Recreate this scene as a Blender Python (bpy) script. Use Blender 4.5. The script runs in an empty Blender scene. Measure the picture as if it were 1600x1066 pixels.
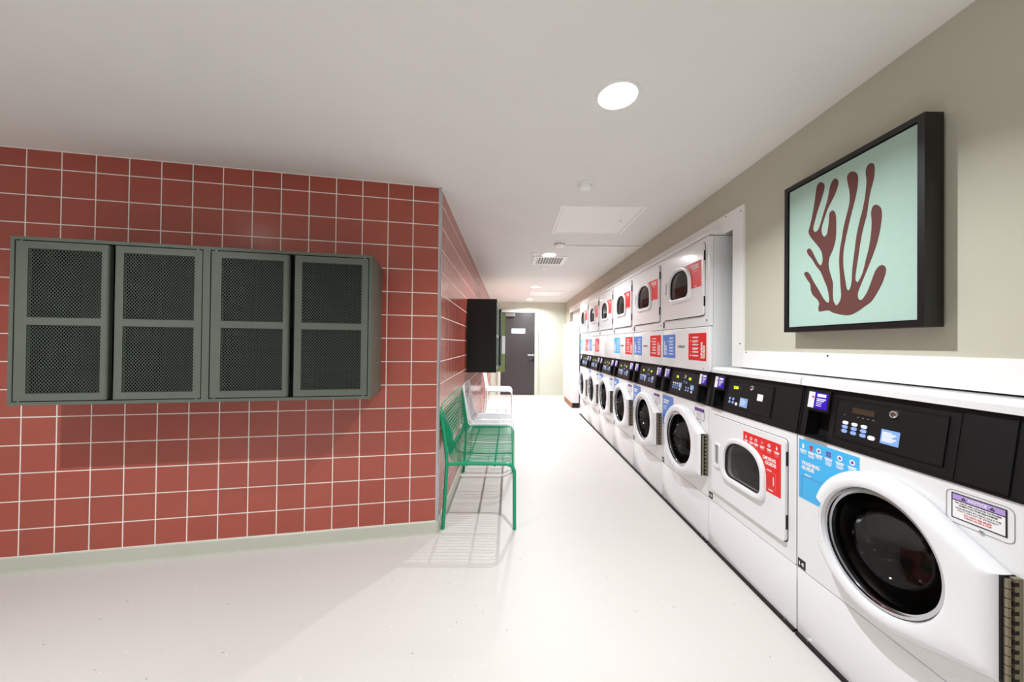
import bpy, bmesh, math, random
from mathutils import Vector, Matrix

# ------------------------------------------------------------------ camera, world, exposure
scene = bpy.context.scene
COL = scene.collection
CAM_H = 1.27
F_PX = 545.0
cam_data = bpy.data.cameras.new('camera')
cam_data.sensor_fit = 'HORIZONTAL'
cam_data.sensor_width = 36.0
cam_data.lens = 36.0 * F_PX / 1600.0
cam_data.clip_start = 0.02
cam = bpy.data.objects.new('camera', cam_data)
COL.objects.link(cam)
_r = Vector((0.99992973, -0.0055045, 0.01049965))
_u = Vector((-0.01054191, -0.00770596, 0.99991474))
_f = Vector((0.00542312, 0.99995516, 0.00776345))
cam.matrix_world = Matrix(((_r.x, _u.x, -_f.x, 0), (_r.y, _u.y, -_f.y, 0), (_r.z, _u.z, -_f.z, CAM_H), (0, 0, 0, 1)))
scene.camera = cam

world = bpy.data.worlds.new('world')
world.use_nodes = True
world.node_tree.nodes['Background'].inputs[0].default_value = (0.8, 0.85, 0.9, 1)
world.node_tree.nodes['Background'].inputs[1].default_value = 0.05
scene.world = world

vs = scene.view_settings
vs.view_transform = 'Standard'
vs.look = 'None'
vs.gamma = 1.0
vs.use_curve_mapping = False
vs.exposure = 0.0
try:
    scene.cycles.use_denoising = True
    scene.cycles.max_bounces = 10
    scene.cycles.diffuse_bounces = 6
except Exception:
    pass

LAMP_WATTS = 26.0
LAMP_SPREAD = math.radians(138)
LAMP_COLOR = (0.94, 0.978, 1.0)

CEIL = 2.315          # ceiling height
XR = 1.385            # right wall plane
XM = 1.282            # machine fronts
XS = -0.478           # tiled corridor side wall plane
YB = 8.72             # back wall plane
CORNER = Vector((-0.472, 2.345, 0))
WD = Vector((-0.982, -0.189, 0)).normalized()     # along the tiled wall, away from the corner
WN = Vector((-0.189, 0.982, 0)).normalized()      # into the tiled wall
WANG = math.atan2(0.189, 0.982)

# ------------------------------------------------------------------ materials
def lin(c):
    return tuple(((v / 255) / 12.92 if v / 255 <= 0.04045 else (((v / 255) + 0.055) / 1.055) ** 2.4) for v in c)

MATS = {}
def mat(name, rgb, rough=0.5, metal=0.0, spec=0.5, emit=0.0, coat=0.0, noise=None, bump=None, vary=0.0):
    m = bpy.data.materials.new(name)
    m.use_nodes = True
    nt = m.node_tree
    b = nt.nodes['Principled BSDF']
    c = lin(rgb)
    b.inputs['Base Color'].default_value = (*c, 1)
    b.inputs['Roughness'].default_value = rough
    b.inputs['Metallic'].default_value = metal
    b.inputs['Specular IOR Level'].default_value = spec
    b.inputs['Coat Weight'].default_value = coat
    b.inputs['Coat Roughness'].default_value = 0.08
    if emit:
        b.inputs['Emission Color'].default_value = (*c, 1)
        b.inputs['Emission Strength'].default_value = emit
    tc = None
    if noise or bump:
        tc = nt.nodes.new('ShaderNodeTexCoord')
    col_out = None
    if noise:
        scale, amt = noise
        n = nt.nodes.new('ShaderNodeTexNoise')
        n.inputs['Scale'].default_value = scale
        n.inputs['Detail'].default_value = 6
        nt.links.new(tc.outputs['Object'], n.inputs['Vector'])
        mp = nt.nodes.new('ShaderNodeMapRange')
        mp.inputs['From Min'].default_value = 0.25
        mp.inputs['From Max'].default_value = 0.75
        mp.inputs['To Min'].default_value = 1 - amt
        mp.inputs['To Max'].default_value = 1 + amt
        nt.links.new(n.outputs['Fac'], mp.inputs['Value'])
        col_out = mp.outputs['Result']
    if vary:
        oi = nt.nodes.new('ShaderNodeObjectInfo')
        mp = nt.nodes.new('ShaderNodeMapRange')
        mp.inputs['To Min'].default_value = 1 - vary
        mp.inputs['To Max'].default_value = 1 + vary
        nt.links.new(oi.outputs['Random'], mp.inputs['Value'])
        if col_out is not None:
            mu = nt.nodes.new('ShaderNodeMath'); mu.operation = 'MULTIPLY'
            nt.links.new(col_out, mu.inputs[0]); nt.links.new(mp.outputs['Result'], mu.inputs[1])
            col_out = mu.outputs[0]
        else:
            col_out = mp.outputs['Result']
    if col_out is not None:
        vm = nt.nodes.new('ShaderNodeVectorMath'); vm.operation = 'SCALE'
        vm.inputs[0].default_value = c
        nt.links.new(col_out, vm.inputs['Scale'])
        nt.links.new(vm.outputs['Vector'], b.inputs['Base Color'])
    if bump:
        scale, strength = bump
        n = nt.nodes.new('ShaderNodeTexNoise')
        n.inputs['Scale'].default_value = scale
        n.inputs['Detail'].default_value = 3
        nt.links.new(tc.outputs['Object'], n.inputs['Vector'])
        bp = nt.nodes.new('ShaderNodeBump')
        bp.inputs['Strength'].default_value = strength
        bp.inputs['Distance'].default_value = 0.004
        nt.links.new(n.outputs['Fac'], bp.inputs['Height'])
        nt.links.new(bp.outputs['Normal'], b.inputs['Normal'])
    MATS[name] = m
    return m

mat('tile', (164, 78, 64), 0.22, spec=0.55, noise=(9, 0.05), bump=(14, 0.05), vary=0.045)
mat('grout', (236, 228, 222), 0.85, noise=(30, 0.05))
mat('ceiling', (236, 236, 233), 0.85, noise=(3, 0.015))
mat('wall_paint', (192, 190, 173), 0.7, noise=(4, 0.02), bump=(180, 0.03))
mat('far_paint', (206, 210, 197), 0.7, noise=(4, 0.02))
mat('white_paint', (240, 240, 239), 0.55)
mat('baseboard', (190, 192, 178), 0.45, noise=(6, 0.03))
mat('enamel', (230, 230, 231), 0.22, coat=0.3)
mat('enamel_soft', (226, 226, 228), 0.35)
mat('door_plastic', (232, 232, 235), 0.26, coat=0.2)
mat('panel_black', (9, 9, 10), 0.5, spec=0.35, noise=(25, 0.25))
mat('recess_black', (7, 7, 7), 0.6)
mat('fitting_white', (252, 252, 251), 0.5)
mat('gap_black', (14, 12, 10), 0.8)
mat('chrome', (205, 206, 212), 0.12, metal=1.0)
mat('satin_metal', (190, 192, 196), 0.3, metal=1.0)
mat('drum_steel', (120, 108, 98), 0.35, metal=0.6)
mat('dryer_steel', (130, 126, 122), 0.5, metal=0.2)
mat('rubber', (14, 14, 15), 0.45)
mat('clamp_metal', (88, 88, 94), 0.3, metal=0.9)
mat('hinge_brass', (140, 130, 112), 0.4, metal=0.6)
mat('locker', (90, 97, 88), 0.42, noise=(5, 0.04))
mat('locker_inside_shade', (6, 7, 7), 0.9)  # near-black puts the shade inside the lockers into the colour
mat('locker_mesh', (68, 77, 70), 0.5)
mat('locker_shade_box_black', (34, 36, 33), 0.55, spec=0.3)  # darker locker copy with shade in its colour; also the box door
mat('frame_black', (9, 9, 9), 0.4)
mat('canvas_teal', (164, 192, 180), 0.75, noise=(60, 0.02))
mat('coral_brown', (92, 48, 44), 0.75)
mat('bench_green', (0, 148, 104), 0.33, spec=0.5)
mat('bench_green_dark', (0, 92, 68), 0.35)
mat('chair_white', (232, 236, 240), 0.35)
mat('door_black', (58, 54, 55), 0.33, noise=(3, 0.06))
mat('sticker_blue', (66, 176, 232), 0.4)
mat('sticker_blue_deep', (84, 134, 208), 0.4)
mat('sticker_red', (222, 30, 28), 0.4)
mat('sticker_white', (236, 235, 236), 0.45)
mat('sticker_lilac', (178, 150, 214), 0.45)
mat('sticker_purple', (50, 10, 180), 0.35)
mat('sticker_pale_blue', (128, 166, 226), 0.45)
mat('sticker_grey', (140, 140, 142), 0.5)
mat('ink_black', (16, 14, 16), 0.5)
mat('ink_red', (214, 32, 40), 0.5)
mat('ink_pink', (222, 120, 130), 0.5)
mat('ink_purple', (110, 60, 150), 0.5)
mat('key_white', (240, 240, 240), 0.4)
mat('key_blue', (142, 172, 234), 0.4)
mat('display_dark', (60, 50, 38), 0.2)
mat('led_green', (190, 235, 30), 0.4, emit=1.3)
mat('wood_edge', (150, 105, 62), 0.55, noise=(20, 0.2))
mat('box_green', (128, 146, 88), 0.5)
mat('sign_blue', (196, 222, 236), 0.5)
mat('lamp_glow', (255, 250, 240), 0.5, emit=14.0)

def glass_mat(name, tint, rough=0.02):
    m = bpy.data.materials.new(name); m.use_nodes = True
    nt = m.node_tree; nt.nodes.clear()
    out = nt.nodes.new('ShaderNodeOutputMaterial')
    mix = nt.nodes.new('ShaderNodeMixShader')
    tr = nt.nodes.new('ShaderNodeBsdfTransparent'); tr.inputs[0].default_value = (*tint, 1)
    gl = nt.nodes.new('ShaderNodeBsdfGlossy'); gl.inputs['Roughness'].default_value = rough
    fr = nt.nodes.new('ShaderNodeLayerWeight')
    pw = nt.nodes.new('ShaderNodeMath'); pw.operation = 'POWER'; pw.inputs[1].default_value = 5.0
    ma = nt.nodes.new('ShaderNodeMath'); ma.operation = 'MULTIPLY_ADD'; ma.inputs[1].default_value = 0.92; ma.inputs[2].default_value = 0.05
    nt.links.new(fr.outputs['Facing'], pw.inputs[0]); nt.links.new(pw.outputs[0], ma.inputs[0])
    nt.links.new(ma.outputs[0], mix.inputs[0]); nt.links.new(tr.outputs[0], mix.inputs[1])
    nt.links.new(gl.outputs[0], mix.inputs[2]); nt.links.new(mix.outputs[0], out.inputs[0])
    MATS[name] = m
glass_mat('washer_glass', (0.42, 0.39, 0.36))
glass_mat('dryer_glass', (0.50, 0.48, 0.47))

def floor_mat():
    m = bpy.data.materials.new('floor_vinyl'); m.use_nodes = True
    nt = m.node_tree; b = nt.nodes['Principled BSDF']
    b.inputs['Roughness'].default_value = 0.45
    b.inputs['Specular IOR Level'].default_value = 0.3
    tc = nt.nodes.new('ShaderNodeTexCoord')
    base = nt.nodes.new('ShaderNodeTexNoise'); base.inputs['Scale'].default_value = 1.6; base.inputs['Detail'].default_value = 5
    nt.links.new(tc.outputs['Object'], base.inputs['Vector'])
    ramp = nt.nodes.new('ShaderNodeMix'); ramp.data_type = 'RGBA'
    ramp.inputs[6].default_value = (*lin((200, 195, 191)), 1); ramp.inputs[7].default_value = (*lin((206, 201, 197)), 1)
    nt.links.new(base.outputs['Fac'], ramp.inputs[0])
    prev = ramp.outputs[2]
    for scale, keep, rad, colr in ((26, 0.90, 0.075, (120, 110, 102)), (43, 0.86, 0.085, (166, 156, 146)), (31, 0.90, 0.09, (232, 230, 228))):
        v = nt.nodes.new('ShaderNodeTexVoronoi'); v.inputs['Scale'].default_value = scale
        nt.links.new(tc.outputs['Object'], v.inputs['Vector'])
        lt = nt.nodes.new('ShaderNodeMath'); lt.operation = 'LESS_THAN'; lt.inputs[1].default_value = rad
        nt.links.new(v.outputs['Distance'], lt.inputs[0])
        sep = nt.nodes.new('ShaderNodeSeparateColor'); nt.links.new(v.outputs['Color'], sep.inputs[0])
        gt = nt.nodes.new('ShaderNodeMath'); gt.operation = 'GREATER_THAN'; gt.inputs[1].default_value = keep
        nt.links.new(sep.outputs[0], gt.inputs[0])
        mu = nt.nodes.new('ShaderNodeMath'); mu.operation = 'MULTIPLY'
        nt.links.new(lt.outputs[0], mu.inputs[0]); nt.links.new(gt.outputs[0], mu.inputs[1])
        mx = nt.nodes.new('ShaderNodeMix'); mx.data_type = 'RGBA'
        mx.inputs[7].default_value = (*lin(colr), 1)
        nt.links.new(mu.outputs[0], mx.inputs[0]); nt.links.new(prev, mx.inputs[6])
        prev = mx.outputs[2]
    nt.links.new(prev, b.inputs['Base Color'])
    MATS['floor_vinyl'] = m
floor_mat()

# ------------------------------------------------------------------ geometry helpers
class MB:
    """collects shapes that make up ONE part; build() links them as one mesh object"""
    def __init__(self):
        self.v = []; self.f = []
    def add(self, verts, faces):
        o = len(self.v)
        self.v += [tuple(p) for p in verts]
        self.f += [tuple(i + o for i in fc) for fc in faces]
        return self
    def box(self, x0, x1, y0, y1, z0, z1):
        vs_ = [(x, y, z) for z in (z0, z1) for y in (y0, y1) for x in (x0, x1)]
        return self.add(vs_, [(0, 2, 3, 1), (4, 5, 7, 6), (0, 1, 5, 4), (2, 6, 7, 3), (0, 4, 6, 2), (1, 3, 7, 5)])
    def rbox(self, x0, x1, y0, y1, z0, z1, r=0.006, seg=2):
        bm = bmesh.new()
        bmesh.ops.create_cube(bm, size=1)
        for w in bm.verts:
            w.co = Vector((x0 + (w.co.x + .5) * (x1 - x0), y0 + (w.co.y + .5) * (y1 - y0), z0 + (w.co.z + .5) * (z1 - z0)))
        bmesh.ops.bevel(bm, geom=bm.edges[:], offset=r, segments=seg, profile=0.5, affect='EDGES')
        bm.verts.index_update()
        self.add([w.co[:] for w in bm.verts], [[w.index for w in fc.verts] for fc in bm.faces])
        bm.free(); return self
    def prism(self, pts, fn, d0, d1):
        """polygon pts (2D, any winding, may be concave); fn(a, b, d) -> 3D; extruded d0..d1"""
        from mathutils.geometry import tessellate_polygon
        n = len(pts)
        tris = tessellate_polygon([[Vector((a, b, 0)) for a, b in pts]])
        vs_ = [fn(a, b, d0) for a, b in pts] + [fn(a, b, d1) for a, b in pts]
        fs = [tuple(t) for t in tris] + [tuple(i + n for i in reversed(t)) for t in tris]
        fs += [(i, (i + 1) % n, (i + 1) % n + n, i + n) for i in range(n)]
        return self.add(vs_, fs)
    def loops(self, lps, close=False):
        """skin a list of closed loops with equal point counts"""
        n = len(lps[0]); vs_ = [p for l in lps for p in l]; fs = []
        m = len(lps)
        for k in range(m if close else m - 1):
            a = k * n; b = ((k + 1) % m) * n
            for i in range(n):
                j = (i + 1) % n
                fs.append((a + i, a + j, b + j, b + i))
        return self.add(vs_, fs)
    def cap(self, loop):
        return self.add(loop, [tuple(range(len(loop)))])
    def tube(self, path, r, n=8, caps=True):
        path = [Vector(p) for p in path]
        t0 = (path[1] - path[0]).normalized()
        up = Vector((0, 0, 1)) if abs(t0.z) < 0.9 else Vector((1, 0, 0))
        a = t0.cross(up).normalized()
        rings = []; prev = t0
        for i, p in enumerate(path):
            if i == 0: t = t0
            elif i == len(path) - 1: t = (path[i] - path[i - 1]).normalized()
            else: t = ((path[i + 1] - p).normalized() + (p - path[i - 1]).normalized()).normalized()
            q = prev.rotation_difference(t); a = (q @ a).normalized(); prev = t
            b = t.cross(a)
            rr = r[i] if isinstance(r, (list, tuple)) else r
            rings.append([p + a * (rr * math.cos(2 * math.pi * k / n)) + b * (rr * math.sin(2 * math.pi * k / n)) for k in range(n)])
        self.loops(rings)
        if caps:
            self.cap(list(reversed(rings[0]))); self.cap(rings[-1])
        return self
    def lathe(self, prof, fn, n=40):
        """prof = [(radius, depth)]; fn(u, v, d) -> 3D"""
        lps = [[fn(r * math.cos(2 * math.pi * k / n), r * math.sin(2 * math.pi * k / n), d) for k in range(n)] for r, d in prof]
        return self.loops(lps)
    def disc(self, r, fn, d, n=40):
        return self.cap([fn(r * math.cos(2 * math.pi * k / n), r * math.sin(2 * math.pi * k / n), d) for k in range(n)])
    def mesh(self, name, material, smooth=False):
        me = bpy.data.meshes.new(name)
        me.from_pydata(self.v, [], self.f)
        me.validate()
        bm = bmesh.new(); bm.from_mesh(me)
        bmesh.ops.recalc_face_normals(bm, faces=bm.faces[:])
        bm.to_mesh(me); bm.free()
        if smooth:
            for p in me.polygons: p.use_smooth = True
            try: me.set_sharp_from_angle(angle=math.radians(38))
            except Exception: pass
        me.materials.append(MATS[material] if isinstance(material, str) else material)
        return me
    def build(self, name, material, parent=None, smooth=False):
        return link(name, self.mesh(name, material, smooth), parent)

def link(name, me, parent=None, loc=None, rotz=None):
    o = bpy.data.objects.new(name, me)
    COL.objects.link(o)
    if parent is not None: o.parent = parent
    if loc is not None: o.location = loc
    if rotz is not None: o.rotation_euler = (0, 0, rotz)
    return o

def tag(o, label, cat, group=None):
    o['label'] = label; o['category'] = cat
    if group: o['group'] = group
    return o

def thing(name, label, cat, loc=(0, 0, 0), rotz=0.0, group=None):
    o = bpy.data.objects.new(name, None)
    o.empty_display_size = 0.1
    COL.objects.link(o)
    o.location = loc; o.rotation_euler = (0, 0, rotz)
    return tag(o, label, cat, group)

def struct(name, mb, material, label=None):
    o = mb.build(name, material)
    o['kind'] = 'structure'
    if label: o['label'] = label
    return o

def copy_tree(o, parent=None):
    c = o.copy(); COL.objects.link(c)
    if parent is not None: c.parent = parent
    for ch in list(o.children): copy_tree(ch, c)
    return c

# text as real (flat) mesh lettering
_FONT = {}
def text_mesh(body, height, material, bold=0.0, width=None, align='LEFT'):
    key = (body, round(height, 5), material, bold, width, align)
    if key in _FONT: return _FONT[key]
    cu = bpy.data.curves.new('lettering', 'FONT')
    cu.body = body; cu.size = 1.0; cu.offset = bold; cu.resolution_u = 2; cu.align_x = align
    cu.space_line = 0.82
    ob = bpy.data.objects.new('tmp', cu); COL.objects.link(ob)
    dg = bpy.context.evaluated_depsgraph_get()
    me = bpy.data.meshes.new_from_object(ob.evaluated_get(dg))
    bpy.data.objects.remove(ob)
    bpy.data.curves.remove(cu)
    xs = [v.co.x for v in me.vertices]; ys = [v.co.y for v in me.vertices]
    w0 = max(xs) - min(xs); h0 = max(ys) - min(ys)
    lines = body.count('\n') + 1
    s = height / h0
    sx = s if width is None else width / w0
    x0, y0 = min(xs), min(ys)
    for v in me.vertices:
        v.co = Vector(((v.co.x - x0) * sx, (v.co.y - y0) * s, 0))
    me.materials.clear(); me.materials.append(MATS[material])
    _FONT[key] = me
    return me

def put_text(name, body, height, material, parent, origin, xdir, ydir, bold=0.02, width=None):
    me = text_mesh(body, height, material, bold, width)
    o = bpy.data.objects.new(name, me); COL.objects.link(o)
    xd = Vector(xdir).normalized(); yd = Vector(ydir).normalized(); zd = xd.cross(yd)
    o.parent = parent
    o.matrix_basis = Matrix(((xd.x, yd.x, zd.x, origin[0]), (xd.y, yd.y, zd.y, origin[1]), (xd.z, yd.z, zd.z, origin[2]), (0, 0, 0, 1)))
    return o

rng = random.Random(7)

# ------------------------------------------------------------------ the setting
struct('floor', MB().box(-4.1, 2.3, -2.7, 8.9, -0.06, 0.0), 'floor_vinyl', 'off-white speckled vinyl floor')
struct('ceiling', MB().box(-4.1, 2.3, -2.7, 8.9, CEIL, CEIL + 0.08), 'ceiling', 'flat white painted ceiling')

# right wall with the opening that the machines are built into
mb = MB()
mb.box(XR, XR + 0.12, -2.7, 2.10, 1.20, CEIL)
mb.box(XR, XR + 0.12, -2.7, 0.84, 0.0, 1.20)
mb.box(XR, XR + 0.12, 2.10, 8.08, 2.06, CEIL)
mb.box(XR, XR + 0.12, 8.08, YB, 0.0, CEIL)
struct('wall_right', mb, 'wall_paint', 'grey-beige painted wall above the machines')
mb = MB(); mb.box(2.15, 2.25, -2.7, 8.9, 0, CEIL); mb.box(XR + .12, 2.15, 8.08, 8.2, 0, CEIL); mb.box(XR + .12, 2.15, .70, .82, 0, CEIL)
mb.box(1.45, 1.50, 6.42, 8.08, 0, 2.3)
struct('wall_recess', mb, 'white_paint', 'white wall at the back of the machine recess')
mb = MB(); mb.box(-0.7, 2.25, YB, YB + 0.12, 0, CEIL)
struct('wall_back', mb, 'far_paint', 'pale wall at the far end of the corridor')
struct('wall_rear', MB().box(-4.1, 2.3, -2.82, -2.7, 0, CEIL), 'white_paint')
struct('wall_west', MB().box(-4.2, -4.08, -2.7, 2.3, 0, CEIL), 'white_paint')

# white boards round the opening, with screws
mb = MB()
mb.box(XR - 0.012, XR, 2.052, 2.15, 1.1455, 2.112)
o = struct('trim_1', mb, 'white_paint', 'white upright trim board beside the stacked machines')
def screws(parent, pts):
    me = MB().lathe([(0.0001, -.0025), (.0035, -.0025), (.004, 0)], lambda u, v, d: (d, u, v), 8).mesh('screw', 'gap_black')
    for y, z in pts: link('screw', me, parent, (XR - 0.012, y, z))
screws(o, [(2.075, 2.08), (2.075, 1.285)])
mb = MB(); mb.box(XR - 0.012, XR, 2.15, 8.08, 1.995, 2.112)
o = struct('trim_2', mb, 'white_paint', 'white trim board above the stacked machines')
screws(o, [(2.22, 2.098), (4.1, 2.09)])
mb = MB(); mb.box(XR - 0.012, XR, -2.0, 2.050, 1.1455, 1.243)
o = struct('trim_3', mb, 'white_paint', 'white horizontal trim board under the picture')
screws(o, [(2.02, 1.235), (1.50, 1.232)])

# tiled walls -------------------------------------------------------
ROWS = [0.085] + [0.2309 + 0.1523 * k for k in range(14)] + [CEIL - 0.002]
G = 0.0025   # half grout joint
TILE_CACHE = {}
def tile_mesh(w, h):
    key = (round(w, 4), round(h, 4))
    if key not in TILE_CACHE:
        c = 0.0012
        lp = lambda i, y: [(i, y, i), (w - i, y, i), (w - i, y, h - i), (i, y, h - i)]
        m = MB(); m.loops([lp(0, 0), lp(0, -0.0045), lp(c, -0.0058)]); m.cap(lp(c, -0.0058))
        TILE_CACHE[key] = m.mesh('tile', 'tile')
    return TILE_CACHE[key]

def tiled(name, label, origin, ang, joints, near):
    """joints: tile column joints along local x; tiles stand on the local plane y = 0 facing -y"""
    w = thing_struct(name, label, origin, ang, joints)
    stuff = MB()
    for i in range(len(joints) - 1):
        for j in range(len(ROWS) - 1):
            a, b = joints[i] + G, joints[i + 1] - G
            if b - a < 0.01: continue
            z0, z1 = ROWS[j] + G, ROWS[j + 1] - G
            if near(i):
                link('tile', tile_mesh(b - a, z1 - z0), w, (a, 0, z0))
            else:
                stuff.box(a, b, -0.0058, 0, z0, z1)
    if stuff.v:
        s = stuff.build('tile_field', 'tile', w); s['kind'] = 'stuff'
    return w
def thing_struct(name, label, origin, ang, joints):
    m = MB(); m.box(joints[0] - 0.0, joints[-1], -0.0050, 0.10, 0, CEIL)
    o = m.build(name, 'grout'); o.location = origin; o.rotation_euler = (0, 0, ang)
    o['kind'] = 'structure'; o['label'] = label
    return o

# front wall: local x runs towards the corner; origin far to the left
cols = [0.014, 0.182] + [0.182 + 0.1575 * k for k in range(1, 24)]      # distance from the corner
SL = cols[-1]
orig = CORNER + WD * SL
joints = [SL - c for c in reversed(cols)]
tiled('wall_left', 'brick-red square tiled wall behind the lockers', orig, WANG, joints, lambda i: i >= len(joints) - 1 - 19)
# corridor side wall: local x runs along +Y, faces +X
sj = [0.014] + [0.014 + 0.1575 * k for k in range(1, 41)] + [YB - CORNER.y]
tiled('wall_side', 'brick-red tiled corridor wall behind the bench', Vector((XS, CORNER.y, 0)), math.pi / 2, sj, lambda i: i < 19)
# metal corner bead
mb = MB()
p0 = CORNER + WD * 0.016; p1 = CORNER + WN * -0.007 + Vector((0.0, -0.003, 0))
prof = [CORNER + WD * 0.015 + WN * -0.008, CORNER + WN * -0.009 + Vector((-.006, -.001, 0)), Vector((XS + 0.007, CORNER.y - .006, 0)), Vector((XS + 0.010, CORNER.y + .0, 0)), Vector((XS + 0.009, CORNER.y + 0.015, 0)), Vector((XS - .01, CORNER.y + 0.015, 0)), CORNER + WD * 0.015 + WN * .01]
mb.prism([(p.x, p.y) for p in prof], lambda a, b, d: (a, b, d), 0.083, CEIL)
struct('trim_4', mb, 'satin_metal', 'metal corner bead between the two tiled walls')
# baseboards
o = struct('baseboard_left', MB().prism([(-0.012, 0), (-0.016, 0.0), (-0.013, 0.012), (-0.011, 0.078), (-.006, 0.083), (0.0, 0.083), (0, 0)], lambda a, b, d: (d, a, b), 0, SL - 0.004), 'baseboard', 'grey-green skirting under the red tiled wall')
o.location = orig; o.rotation_euler = (0, 0, WANG)
o = struct('baseboard_side', MB().prism([(-0.012, 0), (-0.016, 0.0), (-0.013, 0.012), (-0.011, 0.078), (-.006, 0.083), (0.0, 0.083), (0, 0)], lambda a, b, d: (d, a, b), -0.008, YB - CORNER.y), 'baseboard', 'grey-green skirting along the corridor wall')
o.location = (XS, CORNER.y, 0); o.rotation_euler = (0, 0, math.pi / 2)
struct('baseboard_back', MB().box(0.75, XR, YB - 0.012, YB, 0, 0.075), 'far_paint')

# ------------------------------------------------------------------ ceiling downlights
LIGHTS = [(0.44, 1.45, 'round recessed ceiling downlight nearest the camera above the washers'),
          (0.445, 4.06, 'round ceiling downlight beside the square air vent'),
          (0.455, 6.35, 'round ceiling downlight in front of the far access hatch'),
          (0.45, 8.15, 'small round ceiling downlight close to the far door'),
          (-1.90, 0.62, 'round ceiling downlight out of frame above the lockers'),
          (0.44, -1.15, 'added unseen ceiling downlight behind the camera'),  # added lamp, unseen, brightens the floor near the camera
          (-1.90, -1.5, 'added unseen ceiling downlight behind the camera on the left')]  # added lamp, unseen, more fill from behind
zfn = lambda u, v, d: (u, v, -d)
ring_me = MB().lathe([(0.078, 0.0), (0.080, 0.006), (0.092, 0.004), (0.094, 0.0)], zfn, 40).mesh('trim_ring', 'white_paint', True)
glow_me = MB().disc(0.079, zfn, 0.003, 40).mesh('diffuser', 'lamp_glow')
for lx, ly, lab in LIGHTS:
    t = thing('ceiling_downlight', lab, 'ceiling light', (lx, ly, CEIL), 0, 'recessed ceiling downlights')
    link('trim_ring', ring_me, t); link('diffuser', glow_me, t)
    ld = bpy.data.lights.new('downlight_beam', 'AREA')
    ld.shape = 'DISK'; ld.size = 0.025; ld.energy = LAMP_WATTS * (1.5 if ly > 8 else 2.4 if ly > 5 else 1.1 if ly > 3 else 0.6 if (ly < -1 and lx > 0) else 1.0); ld.color = LAMP_COLOR; ld.spread = LAMP_SPREAD if ly < 3 else math.radians(156)
    lo = bpy.data.objects.new('downlight_beam', ld); COL.objects.link(lo)
    lo.parent = t; lo.location = (0, 0, -0.012)

# ------------------------------------------------------------------ lockers
LW, LH, LDEP = 0.803, 0.80, 0.33
def mesh_panel(x0, x1, z0, z1, y):
    """expanded-metal grid: two families of diagonal strands clipped to the rectangle"""
    m = MB(); cw, ch = 0.0135, 0.0172; hw = 0.00115; th = 0.0012
    W, H = x1 - x0, z1 - z0
    for s in (1, -1):
        # lines a/cw + s*b/ch = k
        ks = [a / cw + s * b / ch for a in (0, W) for b in (0, H)]
        k = math.floor(min(ks))
        while k <= max(ks):
            pts = []
            for a in (0, W):
                b = (k - a / cw) * ch * s
                if -1e-9 <= b <= H + 1e-9: pts.append((a, b))
            for b in (0, H):
                a = (k - s * b / ch) * cw
                if -1e-9 <= a <= W + 1e-9: pts.append((a, b))
            if len(pts) >= 2:
                p, q = max(((p, q) for p in pts for q in pts), key=lambda t: (t[0][0] - t[1][0]) ** 2 + (t[0][1] - t[1][1]) ** 2)
                dx, dz = q[0] - p[0], q[1] - p[1]; L = math.hypot(dx, dz)
                if L > 0.004:
                    nx, nz = -dz / L * hw, dx / L * hw
                    yy = y + (0.0006 if s > 0 else 0)
                    a4 = [(x0 + p[0] + nx, z0 + p[1] + nz), (x0 + q[0] + nx, z0 + q[1] + nz), (x0 + q[0] - nx, z0 + q[1] - nz), (x0 + p[0] - nx, z0 + p[1] - nz)]
                    m.add([(a, yy, b) for a, b in a4] + [(a, yy + th, b) for a, b in a4],
                          [(0, 1, 2, 3), (7, 6, 5, 4), (0, 4, 5, 1), (1, 5, 6, 2), (2, 6, 7, 3), (3, 7, 4, 0)])
            k += 1
    return m

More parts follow.
